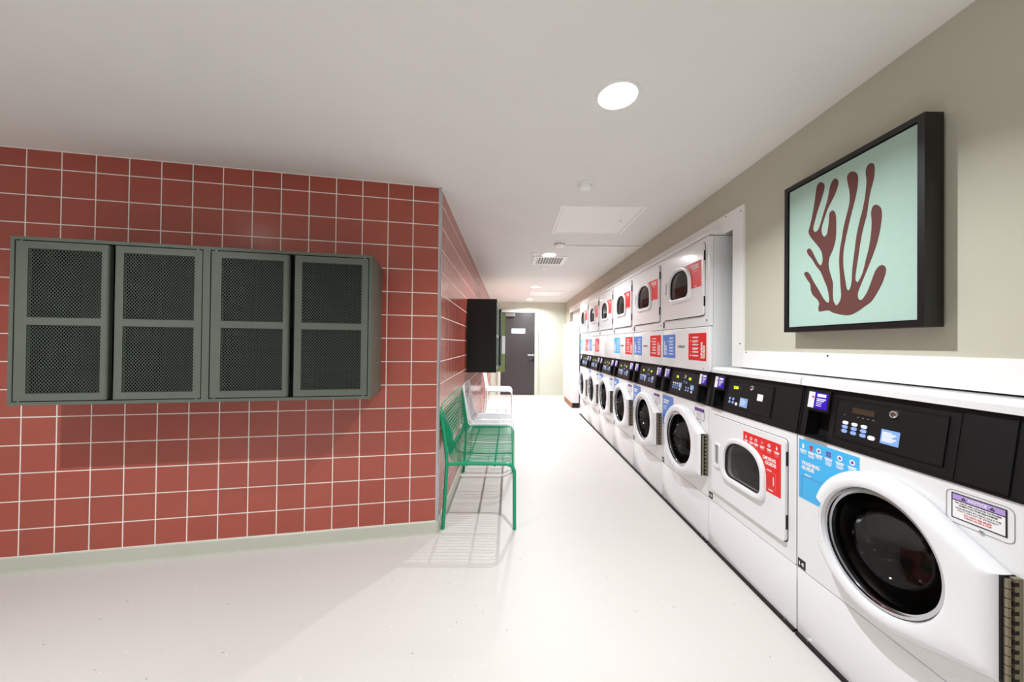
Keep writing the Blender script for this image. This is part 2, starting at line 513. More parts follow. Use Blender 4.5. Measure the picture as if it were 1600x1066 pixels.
def make_locker(label, group):
    root = thing('wall_locker', label, 'locker', group=group)
    t = 0.016; y0 = -LDEP; yb = -0.006
    m = MB()
    m.box(0, t, y0, yb, 0, LH); m.box(LW - t, LW, y0, yb, 0, LH)
    m.box(t, LW - t, y0, yb, LH - t, LH); m.box(t, LW - t, y0, yb, 0, t)
    m.build('carcass', 'locker', root)
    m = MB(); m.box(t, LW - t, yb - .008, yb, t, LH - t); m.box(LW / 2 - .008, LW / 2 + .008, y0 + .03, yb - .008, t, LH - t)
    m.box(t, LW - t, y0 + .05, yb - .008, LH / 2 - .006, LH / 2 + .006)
    for (a, b) in ((t, t + .001), (LW - t - .001, LW - t)): m.box(a, b, y0 + .002, yb - .008, t + .001, LH - t - .001)  # thin dark lining, paints the inside as if unlit
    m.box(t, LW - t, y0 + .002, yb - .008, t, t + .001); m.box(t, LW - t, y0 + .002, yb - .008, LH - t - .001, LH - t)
    m.build('shaded_interior', 'locker_inside_shade', root)
    g = 0.0045
    zb, zt = t + g, LH - t - g
    f0, f1 = y0 + 0.001, y0 + 0.019
    rail = 0.034; midz0, midz1 = LH / 2 - 0.018, LH / 2 + 0.018
    for side in (0, 1):
        if side == 0: xa, xb, wa, wb = t + g, 0.380, t + g + 0.046, 0.380 - 0.024
        else: xa, xb, wa, wb = 0.412, LW - t - g, 0.412 + 0.034, LW - t - g - 0.034
        m = MB()
        m.box(xa, wa, f0, f1, zb, zt)
        if side == 0:
            m.box(wb, xb - 0.012, f0, f1, zb, zt)
            arc = [(xb - 0.012, f0)] + [(xb - 0.012 + 0.014 * math.sin(a), f0 + 0.014 - 0.014 * math.cos(a)) for a in [math.pi / 2 * k / 6 for k in range(1, 7)]] + [(xb + .002, f0 + .03), (xb - .004, f0 + .03), (xb - 0.012, f1)]
            m.prism(arc, lambda a, b, d: (a, b, d), zb, zt)
        else:
            m.box(wb, xb, f0, f1, zb, zt)
            m.prism([(xa, f0), (xa - .001, f0 + .03), (xa + .004, f0 + .03), (xa + .006, f0)], lambda a, b, d: (a, b, d), zb, zt)
        m.box(wa, wb, f0, f1, zb, zb + rail); m.box(wa, wb, f0, f1, zt - rail, zt); m.box(wa, wb, f0, f1, midz0, midz1)
        d = m.build('door', 'locker', root)
        mesh_panel(wa, wb, zb + rail, midz0, f0 + 0.004).build('mesh_panel', 'locker_mesh', d)
        mesh_panel(wa, wb, midz1, zt - rail, f0 + 0.004).build('mesh_panel', 'locker_mesh', d)
        px = xa + 0.02 if side == 0 else xb - 0.02
        for zz in (zt + 0.0008, zb - 0.0038):
            MB().box(px - 0.003, px + 0.003, f0, f0 + .01, zz, zz + 0.003).build('hinge_pin', 'satin_metal', d)
    return root

LZ = 0.954
lk = make_locker('dark green wall locker with mesh doors at the left edge of the photo', 'mesh-door lockers on the red tiled wall')
lk.location = CORNER + WD * (0.372 + 2 * LW) + Vector((0, 0, LZ)); lk.rotation_euler = (0, 0, WANG)
l2 = copy_tree(lk); l2['label'] = 'dark green wall locker with mesh doors nearer the tiled corner'
l2.location = CORNER + WD * (0.372 + LW) + Vector((0, 0, LZ))
l3 = copy_tree(lk); l3['label'] = 'dark wall locker seen end-on above the green bench'; l3['group'] = 'lockers on the corridor wall'
l3.location = (XS, 3.79, LZ); l3.rotation_euler = (0, 0, math.pi / 2)
l4 = copy_tree(lk); l4['label'] = 'farther wall locker in the corridor with its door ajar'; l4['group'] = 'lockers on the corridor wall'
l4.location = (XS, 3.79 + LW + .002, LZ); l4.rotation_euler = (0, 0, math.pi / 2)
# near door of the farther locker stands ajar (hinged on its far edge)
dr = [c for c in l4.children if c.name.startswith('door')][0]
for q in (l3, l4):
    for c_ in q.children:
        if c_.name.startswith('carcass'):
            c_.data = c_.data.copy(); c_.data.materials[0] = MATS['locker_shade_box_black']  # shade of the unlit end panel put into the carcass colour
h = Vector((0.380, -LDEP + 0.01, 0)); rot = Matrix.Rotation(math.radians(6.5), 4, 'Z')
dr.matrix_basis = Matrix.Translation(h) @ rot @ Matrix.Translation(-h)

# ------------------------------------------------------------------ benches and chairs
def arc_pts(c, r, a0, a1, n, fn):
    return [fn(c[0] + r * math.cos(a0 + (a1 - a0) * k / n), c[1] + r * math.sin(a0 + (a1 - a0) * k / n)) for k in range(n + 1)]

def make_seat(name, label, cat, W, material, rodmat, loc, group=None):
    root = thing(name, label, cat, loc, math.pi / 2, group)
    R = 0.0125; SZ = 0.445; TOP = 0.845; FY = -0.49
    back_y = lambda z: -0.028 + (z - 0.46) * 0.16
    # side frames: front leg, seat rail
    for x in (R, W - R):
        leg = [(x, FY, 0.0), (x, FY + 0.004, SZ - 0.07)] + arc_pts((FY + 0.064, SZ - 0.06), 0.06, math.pi, math.pi / 2, 6, lambda a, b: (x, a, b)) + [(x, -0.2, SZ), (x, -0.028, SZ - 0.004)]
        MB().tube(leg, R, 10).build('front_leg_frame', material, root, True)
        MB().tube([(x, 0.0, 0), (x, -0.012, 0.2), (x, -0.024, SZ + .004)], R + .0003, 10).build('rear_leg', material, root, True)
    # back hoop
    c = 0.085
    hoop = [(R, -0.024, SZ - .01), (R, back_y(0.55), 0.55), (R, back_y(TOP - c), TOP - c)]
    hoop += [(R + c - c * math.cos(a), back_y(TOP - c + c * math.sin(a)), TOP - c + c * math.sin(a)) for a in [math.pi / 2 * k / 7 for k in range(1, 8)]]
    hoop += [(W - p[0], p[1], p[2]) for p in reversed(hoop)]
    MB().tube(hoop, R, 10).build('back_hoop', material, root, True)
    # cross bars under the seat, front edge and the band behind the seat
    for y in (FY + 0.14, -0.16):
        MB().tube([(R, y, SZ - 0.012), (W - R, y, SZ - 0.012)], 0.007, 8).build('cross_bar', material, root, True)
    MB().tube([(R, FY + 0.012, SZ - 0.02), (W - R, FY + 0.012, SZ - 0.02)], 0.008, 8).build('front_bar', material, root, True)
    MB().box(R, W - R, back_y(.50) - .002, back_y(.50) + .004, 0.487, 0.515).build('back_band', material, root)
    # rods run from the front edge over the seat, up the back and over in nested arches
    p = 0.0255; r = 0.0028; x = 0.034; n = 0
    def leg_path(x, ztop):
        pts = [(x, FY + 0.006, SZ - 0.032), (x, FY + 0.014, SZ - 0.008), (x, FY + 0.035, SZ), (x, -0.30, SZ - 0.006), (x, -0.10, SZ - 0.001)]
        for k in range(1, 6):
            a = math.pi / 2 * k / 5
            pts.append((x, -0.10 + 0.066 * math.sin(a), SZ - 0.001 + 0.066 * (1 - math.cos(a))))
        if ztop > 0.55: pts.append((x, back_y(ztop), ztop))
        return pts
    while x + n * p < W / 2 - 0.02:
        xi = x + n * p; zi = TOP - 0.03 - n * p
        if zi > 0.55:
            cc = min(0.05, (W / 2 - xi) * 0.9, zi - .52)
            half = leg_path(xi, zi - cc)
            half += [(xi + cc - cc * math.cos(a), back_y(zi - cc + cc * math.sin(a)), zi - cc + cc * math.sin(a)) for a in [math.pi / 2 * k / 4 for k in range(1, 5)]]
            path = half + [(W - q[0], q[1], q[2]) for q in reversed(half)]
            rad = [r if q[2] < zi - .5 * cc else 0.0058 for q in path]
            MB().tube(path, rad, 6).build('rod', rodmat, root, True)
        else:
            for xx in (xi, W - xi):
                MB().tube(leg_path(xx, 0.5), r, 5).build('rod', rodmat, root, True)
        n += 1
    # thicker stiffening rods
    for q in ((0.25, 0.5, 0.75) if W > 0.8 else (0.5,)):
        MB().tube([(a, b, c_ - 0.006) for a, b, c_ in leg_path(W * q, 0.5)], 0.0045, 6).build('stiffener', 'bench_green_dark' if rodmat == 'bench_green' else rodmat, root, True)
    for (fx, fy) in ((R, FY), (W - R, FY), (R, 0), (W - R, 0)):
        MB().lathe([(0.0001, 0), (0.0135, 0), (0.0135, 0.008), (0.0001, 0.008)], lambda u, v, d: (fx + u, fy + v, d), 10).build('foot_cap', 'rubber' if False else material, root)
    return root

make_seat('wire_bench', 'emerald green wire bench against the tiled corridor wall', 'bench', 1.09, 'bench_green', 'bench_green', (-0.447, 2.385, 0))
make_seat('wire_chair', 'white wire chair standing directly behind the green bench', 'chair', 0.56, 'chair_white', 'chair_white', (-0.447, 3.535, 0), 'white wire chairs')
make_seat('wire_chair', 'white wire chair farthest down the corridor near the black door', 'chair', 0.62, 'chair_white', 'chair_white', (-0.447, 6.06, 0), 'white wire chairs')

# ------------------------------------------------------------------ laundry machines
MW = 0.684
ZP0, ZP1, SET = 0.885, 1.10, 0.033
def py(z): return SET * (z - ZP0) / (ZP1 - ZP0)
def slab(m, x0, x1, z0, z1, d0, d1):
    """block on the slanted control panel; d is the distance out of the panel"""
    m.add([(x, py(z) - d, z) for z in (z0, z1) for d in (d0, d1) for x in (x0, x1)],
          [(0, 2, 3, 1), (4, 5, 7, 6), (0, 1, 5, 4), (2, 6, 7, 3), (0, 4, 6, 2), (1, 3, 7, 5)])
    return m
PX = Vector((1, 0, 0)); PZ = Vector((0, SET, ZP1 - ZP0)).normalized()
def ptext(name, body, h, material, parent, x, z, d, width=None, bold=0.03):
    return put_text(name, body, h, material, parent, (x, py(z) - d, z), PX, PZ, bold, width)
def ftext(name, body, h, material, parent, x, z, y, width=None, bold=0.03, rot=False):
    if rot: return put_text(name, body, h, material, parent, (x, y, z), (0, 0, 1), (-1, 0, 0), bold, width)
    return put_text(name, body, h, material, parent, (x, y, z), (1, 0, 0), (0, 0, 1), bold, width)

def rrect(x0, x1, z0, z1, r, n=4):
    pts = []
    for cx, cz, a0 in ((x1 - r, z1 - r, 0), (x0 + r, z1 - r, 90), (x0 + r, z0 + r, 180), (x1 - r, z0 + r, 270)):
        for k in range(n + 1):
            a = math.radians(a0 + 90 * k / n); pts.append((cx + r * math.cos(a), cz + r * math.sin(a)))
    return pts
FY_ = lambda a, b, d: (a, d, b)      # front-facing polygon helper

def ray_poly(c, a, poly):
    dx, dz = math.cos(a), math.sin(a); best = 1e9
    for i in range(len(poly)):
        p, q = poly[i], poly[(i + 1) % len(poly)]
        ex, ez = q[0] - p[0], q[1] - p[1]
        den = dx * ez - dz * ex
        if abs(den) < 1e-12: continue
        t = ((p[0] - c[0]) * ez - (p[1] - c[1]) * ex) / den
        s = ((p[0] - c[0]) * dz - (p[1] - c[1]) * dx) / den
        if t > 1e-9 and -1e-6 <= s <= 1 + 1e-6: best = min(best, t)
    return best
def polar(c, poly, angs):
    return [(c[0] + ray_poly(c, a, poly) * math.cos(a), c[1] + ray_poly(c, a, poly) * math.sin(a)) for a in angs]
def holed(outer, inner, c, y0, y1, n=64):
    """plate between outer and inner outlines (both star-shaped about c), from depth y0 (front) to y1"""
    angs = sorted(set([round(2 * math.pi * k / n, 6) for k in range(n)] + [round(math.atan2(p[1] - c[1], p[0] - c[0]) % (2 * math.pi), 6) for p in outer]))
    o2 = polar(c, outer, angs); i2 = polar(c, inner, angs)
    P = lambda pts, y: [(a, y, b) for a, b in pts]
    return MB().loops([P(o2, y0), P(i2, y0), P(i2, y1), P(o2, y1)], close=True)
def arch(x0, x1, z0, z1, inset=0.0, n=20):
    """dryer window: arch over a flat bottom with round corners"""
    x0 += inset; x1 -= inset; z0 += inset; z1 -= inset
    w = x1 - x0; hz = z0 + (z1 - z0) * 0.44; r = w * 0.14
    pts = [(x0 + r - r * math.sin(a), z0 + r - r * math.cos(a)) for a in [math.pi / 2 * (1 - k / 4) for k in range(5)]]
    pts += [(x1 - r + r * math.sin(a), z0 + r - r * math.cos(a)) for a in [math.pi / 2 * k / 4 for k in range(5)]]
    cx = (x0 + x1) / 2
    for k in range(n + 1):
        a = math.pi * k / n
        pts.append((cx + w / 2 * math.copysign(abs(math.cos(a)) ** 0.85, math.cos(a)), hz + (z1 - hz) * math.sin(a) ** 0.85))
    return pts

DC = (0.375, 0.592); DR = 0.247; GR = 0.192      # washer door centre, outer and glass radius
HX, HZ0, HZ1 = 0.668, 0.430, 0.700               # hinge edge
def washer_door(root):
    hull = []
    circ = [(DC[0] + DR * math.cos(2 * math.pi * k / 72), DC[1] + DR * math.sin(2 * math.pi * k / 72)) for k in range(72)]
    pts = sorted(circ + [(HX, HZ0), (HX, HZ1)])
    def half(ps):
        out = []
        for p in ps:
            while len(out) >= 2 and (out[-1][0] - out[-2][0]) * (p[1] - out[-2][1]) - (out[-1][1] - out[-2][1]) * (p[0] - out[-2][0]) <= 0: out.pop()
            out.append(p)
        return out
    lo = half(pts); hi = half(list(reversed(pts))); hull = lo[:-1] + hi[:-1]
    n = 96
    angs = [2 * math.pi * k / n for k in range(n)]
    for p in ((HX, HZ0), (HX, HZ1)): angs.append(math.atan2(p[1] - DC[1], p[0] - DC[0]) % (2 * math.pi))
    notch0, notch1 = math.radians(180 - 19), math.radians(180 + 24)
    angs += [notch0 - .012, notch0 + .012, notch1 - .012, notch1 + .012]
    angs = sorted(angs)
    def loop(inset, y, notch_r=None, rfix=None):
        out = []
        for a in angs:
            if rfix is not None: r = rfix
            else:
                r = ray_poly(DC, a, hull) - inset
                if notch0 < a < notch1: r = min(r, 0.207 - inset * .2)
            out.append((DC[0] + r * math.cos(a), y, DC[1] + r * math.sin(a)))
        return out
    m = MB().loops([loop(0.004, -0.004), loop(0, -0.010), loop(0, -0.036), loop(0.005, -0.046), loop(0.016, -0.056), loop(0.03, -0.060),
                    loop(0, -0.060, rfix=GR + 0.012), loop(0, -0.057, rfix=GR + 0.004), loop(0, -0.045, rfix=GR), loop(0, -0.004, rfix=GR)], close=True)
    d = m.build('door', 'door_plastic', root, True)
    fn = lambda u, v, dd: (DC[0] + u, dd, DC[1] + v)
    MB().lathe([(GR - .001, -.004), (GR - 0.001, -0.040), (GR - 0.004, -0.046), (GR - 0.012, -0.046), (GR - 0.013, -0.034), (GR - 0.018, -0.034), (GR - 0.02, -0.022), (GR - .02, -.004)], fn, 64).build('chrome_ring', 'chrome', d, True)
    MB().lathe([(GR - 0.02, -0.022), (GR - 0.024, 0.005), (GR - 0.04, 0.045), (GR - 0.075, 0.085), (GR - 0.12, 0.108), (0.03, 0.118), (0.0005, 0.12)], fn, 64).build('glass', 'washer_glass', d, True)
    # chrome clamp ring seen in the handle notch
    MB().lathe([(0.206, -0.004), (0.238, -0.004), (0.241, -0.016), (0.234, -0.028), (0.214, -0.030), (0.206, -0.02)], fn, 64).build('clamp_ring', 'clamp_metal', d, True)
    # piano hinge
    hz = HZ1 - HZ0; N = 11
    m = MB()
    for k in range(N):
        z0 = HZ0 + 0.004 + k * (hz - 0.008) / N; z1 = z0 + (hz - 0.008) / N - 0.0022
        m.tube([(HX + 0.006, -0.030, z0), (HX + 0.006, -0.030, z1)], 0.0065, 8)
    m.box(HX + .004, HX + 0.0145, -0.022, -0.001, HZ0 + .002, HZ1 - .002)
    hg = m.build('hinge', 'hinge_brass', d, False)
    m = MB()
    for k in range(N):
        z0 = HZ0 + 0.004 + (k + .28) * (hz - 0.008) / N
        m.box(HX + 0.0115, HX + 0.0150, -0.0265, -0.012, z0, z0 + 0.010)
    m.box(HX - .002, HX + .002, -.040, -.002, HZ0 + .001, HZ1 - .001)
    m.build('hinge_slots', 'gap_black', hg)
    return d

def washer_inside(root):
    fn = lambda u, v, dd: (DC[0] + u, dd, DC[1] + v)
    MB().lathe([(0.205, -0.002), (0.205, 0.015), (0.19, 0.03), (0.185, 0.06), (0.195, 0.10), (0.20, 0.125)], fn, 48).build('door_gasket', 'rubber', root, True)
    m = MB().lathe([(0.20, 0.125), (0.25, 0.13), (0.25, 0.50), (0.18, 0.52), (0.0005, 0.525)], fn, 48)
    for a in (90, 210, 330):
        c, s = math.cos(math.radians(a)), math.sin(math.radians(a))
        m.add([fn(0.25 * c - w * s, 0.25 * s + w * c, y) for y in (.15, .48) for w in (-.035, .035)] + [fn(0.17 * c - w * s, 0.17 * s + w * c, y) for y in (.15, .48) for w in (-.01, .01)],
              [(0, 1, 5, 4), (2, 3, 7, 6), (0, 4, 6, 2), (1, 3, 7, 5), (4, 5, 7, 6)])
    m.build('drum', 'drum_steel', root, True)

def window_unit(parent, gx0, gx1, gz0, gz1, door_y, ringmat='door_plastic'):
    """dryer porthole: raised arched ring, glass pane"""
    c = ((gx0 + gx1) / 2, gz0 + (gz1 - gz0) * 0.46)
    n = 72; angs = [2 * math.pi * k / n for k in range(n)]
    P = lambda inset, y: [(a, y, b) for a, b in polar(c, arch(gx0, gx1, gz0, gz1, inset), angs)]
    MB().loops([P(-0.030, door_y), P(-0.029, door_y - .009), P(-0.024, door_y - .015), P(-0.013, door_y - .017), P(-0.003, door_y - .013), P(0.0, door_y - .004), P(0.0, door_y + .03), P(-.004, door_y + .03), P(-.02, door_y + .002)], close=True).build('window_ring', ringmat, parent, True)
    MB().loops([P(-0.001, door_y - .003), P(0.004, door_y - .006), P(.007, door_y + .004), P(-.0005, door_y + .004)], close=True).build('window_seal', 'gap_black', parent, True)
    g = MB(); g.cap(P(0.0, door_y + 0.003)); g.build('glass', 'dryer_glass', parent)

def dryer_inside(root, cx, cz, r):
    fn = lambda u, v, dd: (cx + u, dd, cz + v)
    MB().lathe([(r * .8, 0.035), (r * .82, 0.07), (r, 0.09), (r, 0.45), (r * .8, 0.46), (0.0005, 0.462)], fn, 40).build('drum', 'dryer_steel', root, True)

def dryer_door(root, x0, x1, z0, z1, gx, gz, hx, hz, thick=0.014):
    out = rrect(x0, x1, z0, z1, 0.02)
    c = (gx[0] * .5 + gx[1] * .5, gz[0] * .54 + gz[1] * .46)
    m = holed(out, arch(gx[0], gx[1], gz[0], gz[1], -0.01), c, -thick, 0.0)
    d = m.build('door', 'enamel', root)
    window_unit(d, gx[0], gx[1], gz[0], gz[1], -thick)
    # recessed pull
    m = holed(rrect(hx[0], hx[1], hz[0], hz[1], 0.012, 3), rrect(hx[0] + .012, hx[1] - .008, hz[0] + .022, hz[1] - .010, 0.006, 3), ((hx[0] + hx[1]) / 2, (hz[0] + hz[1]) / 2), -thick - .008, -thick + .001, 24)
    m.build('handle', 'door_plastic', d)
    MB().box(hx[0] + .008, hx[1] - .006, -thick - .0025, -thick - .001, hz[0] + .01, hz[1] - .006).build('handle_recess', 'sticker_grey', d)
    for zz in (z0 + 0.06, z1 - 0.12):
        MB().box(x1 - .001, x1 + .0018, -thick + .004, -.001, zz, zz + 0.065).build('hinge', 'panel_black', d)
    # dark reveal behind the door
    MB().prism(rrect(x0 - .004, x1 + .004, z0 - .005, z1 + .003, 0.022), FY_, -0.0015, -0.0005)
    return d

def ring_gap(root, x0, x1, z0, z1):
    c = ((x0 + x1) / 2, (z0 + z1) / 2)
    holed(rrect(x0 - .003, x1 + .003, z0 - .005, z1 + .002, 0.022), rrect(x0 + .004, x1 - .004, z0 + .004, z1 - .004, 0.018), c, -0.0012, 0.0).build('door_gap', 'gap_black', root)

def coin_unit(root, panel, x0, x1):
    """card reader on top of a deep recess"""
    m = MB(); slab(m, x0 + .002, x1 - .002, 1.004, 1.088, -0.002, 0.012)
    rd = m.build('card_reader', 'panel_black', panel)
    m = MB(); slab(m, x0 + .006, x1 - .010, 1.012, 1.078, 0.0122, 0.0126); m.build('reader_label', 'sticker_purple', rd)
    m = MB(); slab(m, x0 + .006, x0 + .006 + (x1 - x0) * .27, 1.012, 1.078, 0.0126, 0.0129); m.build('reader_label_stripe', 'sticker_white', rd)
    w = x1 - x0
    m = MB(); slab(m, x0 + w * .44, x0 + w * .82, 1.061, 1.073, 0.0126, 0.0130)
    for k, ww in enumerate((.40, .34, .26, .22, .24)):
        zz = 1.050 - k * 0.0068; slab(m, x0 + w * .43, x0 + w * (.43 + ww), zz, zz + (0.004 if k < 2 else 0.0022), 0.0126, 0.0130)
    m.build('reader_print', 'sticker_white', rd)
    m = MB(); slab(m, x0 + w * .22, x0 + w * .30, 1.053, 1.062, 0.0130, 0.0133); m.build('reader_logo', 'ink_red', rd)
    slab(MB(), x0, x1, 0.998, 1.003, 0.0, 0.006).build('recess_lip', 'panel_black', rd)
    slab(MB(), x0 - .002, x1 + .002, ZP0 + .001, ZP0 + .006, 0.0, 0.012).build('recess_sill', 'panel_black', rd)

def panel_with_recesses(root, cells):
    """black slanted control fascia; cells = x ranges of the coin recesses"""
    m = MB(); z0r, z1r = ZP0 + 0.006, 1.000
    xs = 0.002
    for (a, b) in cells:
        slab(m, xs, a, ZP0, ZP1, -0.02, 0.0); slab(m, a, b, ZP0, z0r, -0.06, 0.0); slab(m, a, b, z1r, ZP1, -0.05, 0.0)
        xs = b
    slab(m, xs, MW - 0.002, ZP0, ZP1, -0.02, 0.0)
    p = m.build('control_panel', 'panel_black', root)
    for (a, b) in cells:
        m = MB(); slab(m, a - .004, b + .004, z0r - .004, z1r + .004, -0.065, -0.06); slab(m, a - .004, a, z0r, z1r, -0.06, -0.02); slab(m, b, b + .004, z0r, z1r, -0.06, -0.02)
        m.build('coin_recess', 'recess_black', p)
        coin_unit(root, p, a, b)
    m = MB(); slab(m, .001, MW - .001, ZP0 - .002, ZP0 + .003, 0.0, 0.0035); slab(m, .001, .005, ZP0, ZP1, 0, .003); slab(m, MW - .005, MW - .001, ZP0, ZP1, 0, .003)
    m.build('panel_edge', 'panel_black', p)
    return p

KEYS = {}
def key_mesh(w, h, material):
    k = (w, h, material)
    if k not in KEYS:
        pts = rrect(-w / 2, w / 2, -h / 2, h / 2, min(w, h) / 2 * .98, 4)
        KEYS[k] = MB().prism(pts, lambda a, b, d: (a, -d + b * SET / (ZP1 - ZP0), b), 0, 0.0018).mesh('key', material)
    return KEYS[k]
def key(panel, x, z, d, w, h, material):
    link('key', key_mesh(w, h, material), panel, (x, py(z) - d, z))

def inset_plate(panel, x0, x1, z0, z1, name='keypad_plate', material='panel_black'):
    m = MB(); slab(m, x0, x1, z0, z1, 0, 0.0022)
    pl = m.build(name, material, panel)
    m = MB(); t = 0.0016
    slab(m, x0 - t, x1 + t, z0 - t, z0, 0, 0.0042); slab(m, x0 - t, x1 + t, z1, z1 + t, 0, 0.0042)
    slab(m, x0 - t, x0, z0, z1, 0, 0.0042); slab(m, x1, x1 + t, z0, z1, 0, 0.0042)
    m.build('plate_rim', 'panel_black', pl)
    return pl
def lock_button(panel, x, z):
    fn = lambda u, v, d: (x + u, py(z + v) - d, z + v)
    MB().lathe([(0.0135, 0.002), (0.0135, 0.007), (0.0115, 0.010), (0.008, 0.008), (0.0005, 0.008)], fn, 20).build('key_lock', 'chrome', panel, True)
def small_label(panel, x0, x1, z0, z1, material, lines, linemat='sticker_white', d=0.0022):
    m = MB(); slab(m, x0, x1, z0, z1, d, d + .0005); s = m.build('instruction_label', material, panel)
    if lines:
        m = MB(); w = x1 - x0; hh = (z1 - z0)
        for k in range(lines):
            zz = z1 - hh * (0.2 + 0.7 * k / lines); ww = (0.5 + 0.35 * ((k * 37) % 10) / 10)
            slab(m, x0 + w * .08, x0 + w * (.08 + ww), zz - hh * .035, zz + hh * .035, d + .0005, d + .0008)
        m.build('small_print', linemat, s)

def white_body(root, top, kind):
    """carcass behind the front panels, bottom kick panel and dark foot gap"""
    MB().box(0.004, MW - 0.004, 0.045, 0.70, 0.02, top).build('body', 'enamel_soft', root) if kind == 'single' else None
    MB().rbox(0.0015, MW - 0.0015, 0.0, 0.03, 0.0135, 0.2965, 0.005).build('kick_panel', 'enamel', root, True)
    MB().box(0.003, MW - 0.003, -0.011, 0.68, 0.0005, 0.013).build('plinth', 'gap_black', root)
    for x in (0.06, MW - 0.06): MB().box(x - .006, x + .006, -0.004, 0.004, 0.0132, 0.024).build('kick_clip', 'satin_metal', root)

def side_frame(root, z0, z1, y0=0.028, y1=0.70):
    m = MB(); m.box(0.003, 0.012, y0, y1, z0, z1); m.box(MW - 0.012, MW - 0.003, y0, y1, z0, z1); m.box(.003, MW - .003, y1 - .01, y1, z0, z1)
    m.build('side_panel', 'enamel_soft', root)

def number_tag(root, body, x, z, y=0.0, s=0.039):
    m = MB(); m.box(x, x + s, y - 0.001, y, z, z + s)
    t = m.build('number_tag', 'ink_black', root)
    ftext('lettering', body, s * .42, 'sticker_white', t, x + s * .16, z + s * .28, y - .0014, s * .66, 0.03)

def notice(root, x0, x1, z0, z1, full):
    """warning notice with lilac header; full = readable text"""
    y = -0.0006
    m = MB(); m.box(x0, x1, y - .0006, y, z0, z1); s = m.build('notice_sticker', 'ink_black', root)
    b = 0.003; hd = z1 - (z1 - z0) * .27
    MB().box(x0 + b, x1 - b, y - .0010, y - .0006, z0 + b, hd - b * .6).build('notice_field', 'sticker_white', s)
    MB().box(x0 + b, x1 - b, y - .0010, y - .0006, hd + b * .4, z1 - b).build('notice_header', 'sticker_lilac' if full else 'ink_purple', s)
    w = x1 - x0; hh = hd - z0
    if full:
        cx = (x0 + x1) / 2
        ftext('lettering', 'NOTICE', 0.0085, 'sticker_white', s, cx - w * .17, hd + .0045, y - .0014, w * .34)
        for q in (-.26, .26):
            MB().prism([(cx + q * w - .0055, hd + .0042), (cx + q * w + .0055, hd + .0042), (cx + q * w, hd + .0132)], FY_, y - .0014, y - .0010).build('warning_triangle', 'ink_black', s)
            ftext('lettering', '!', 0.0045, 'sticker_lilac', s, cx + q * w - .0004, hd + .0055, y - .0016)
        rows = [('DO NOT USE COLOUR CATCHER', .84, 'ink_black', .03), ('SHEETS IN THIS MACHINE', .70, 'ink_black', .03), ('SAVE MONEY BY USING ONLY THE', .82, 'ink_black', .012), ('RIGHT AMOUNT OF DETERGENT', .74, 'ink_black', .0), ('DO NOT USE MORE', .50, 'ink_red', .04), ('THAN 1/4 OF A CUP', .50, 'ink_red', .04)]
        zz = hd - .0085
        for k, (tx, ww, mm, bo) in enumerate(rows):
            zz -= 0.0 if k == 0 else (0.0066 if k not in (2, 4) else 0.0078)
            ftext('lettering', tx, 0.0045, mm, s, cx - w * ww / 2, zz, y - .0014, w * ww, bo)
    else:
        m = MB()
        for k, ww in enumerate((.7, .6, .66, .55, .6)):
            zz = hd - hh * (0.2 + 0.15 * k); m.box((x0 + x1) / 2 - w * ww / 2, (x0 + x1) / 2 + w * ww / 2, y - .0014, y - .0010, zz - .0014, zz + .0014)
        m.build('small_print', 'sticker_grey', s)

def guide_icons(s, cells, y, z, size, cold=True):
    """row of round pictograms with a two-line caption of small print"""
    for k, x in enumerate(cells):
        fn = lambda u, v, d: (x + u, y - d, z + v)
        if k == 1 and cold:
            q = size
            MB().prism([(x - q, z + q * .5), (x - q * .5, z + q), (x + q * .5, z + q), (x + q, z + q * .5), (x + q * .75, z + q * .1), (x + q * .5, z + q * .3), (x + q * .5, z - q), (x - q * .5, z - q), (x - q * .5, z + q * .3), (x - q * .75, z + q * .1)], FY_, y - .0004, y).build('shirt_icon', 'ink_red', s)
        elif k == 0 or (k == 5 and not cold):
            q = size
            MB().prism([(x, z + q * 1.3), (x + q * .5, z + q * .2), (x + q * .55, z - q * .5), (x + q * .3, z - q), (x - q * .3, z - q), (x - q * .55, z - q * .5), (x - q * .5, z + q * .2)], FY_, y - .0004, y).build('drop_icon', 'sticker_white', s)
        elif k == 3:
            q = size * .42; m = MB()
            for a in (-1, 1):
                for b in (-1, 1): m.box(x + a * q * 1.2 - q, x + a * q * 1.2 + q, y - .0004, y, z + b * q * 1.2 - q, z + b * q * 1.2 + q)
            m.build('grid_icon', 'ink_purple' if cold else 'ink_pink', s)
        else:
            MB().lathe([(size, 0), (size, .0004), (size * .55, .0004), (size * .55, 0)], fn, 20).build('dial_icon', 'sticker_white', s)
            MB().lathe([(size * .55, 0), (size * .55, .0003), (.0001, .0003)], fn, 16).build('dial_centre', 'ink_purple', s)

def print_lines(s, x, z, w, n, h, gap, y, material='sticker_white', centre=True):
    m = MB()
    for k in range(n):
        ww = w * (1.0, .82, .95, .7, .88, .6)[k % 6]
        xa = x - ww / 2 if centre else x
        m.box(xa, xa + ww, y - .0004, y, z - k * gap - h, z - k * gap)
    m.build('small_print', material, s)

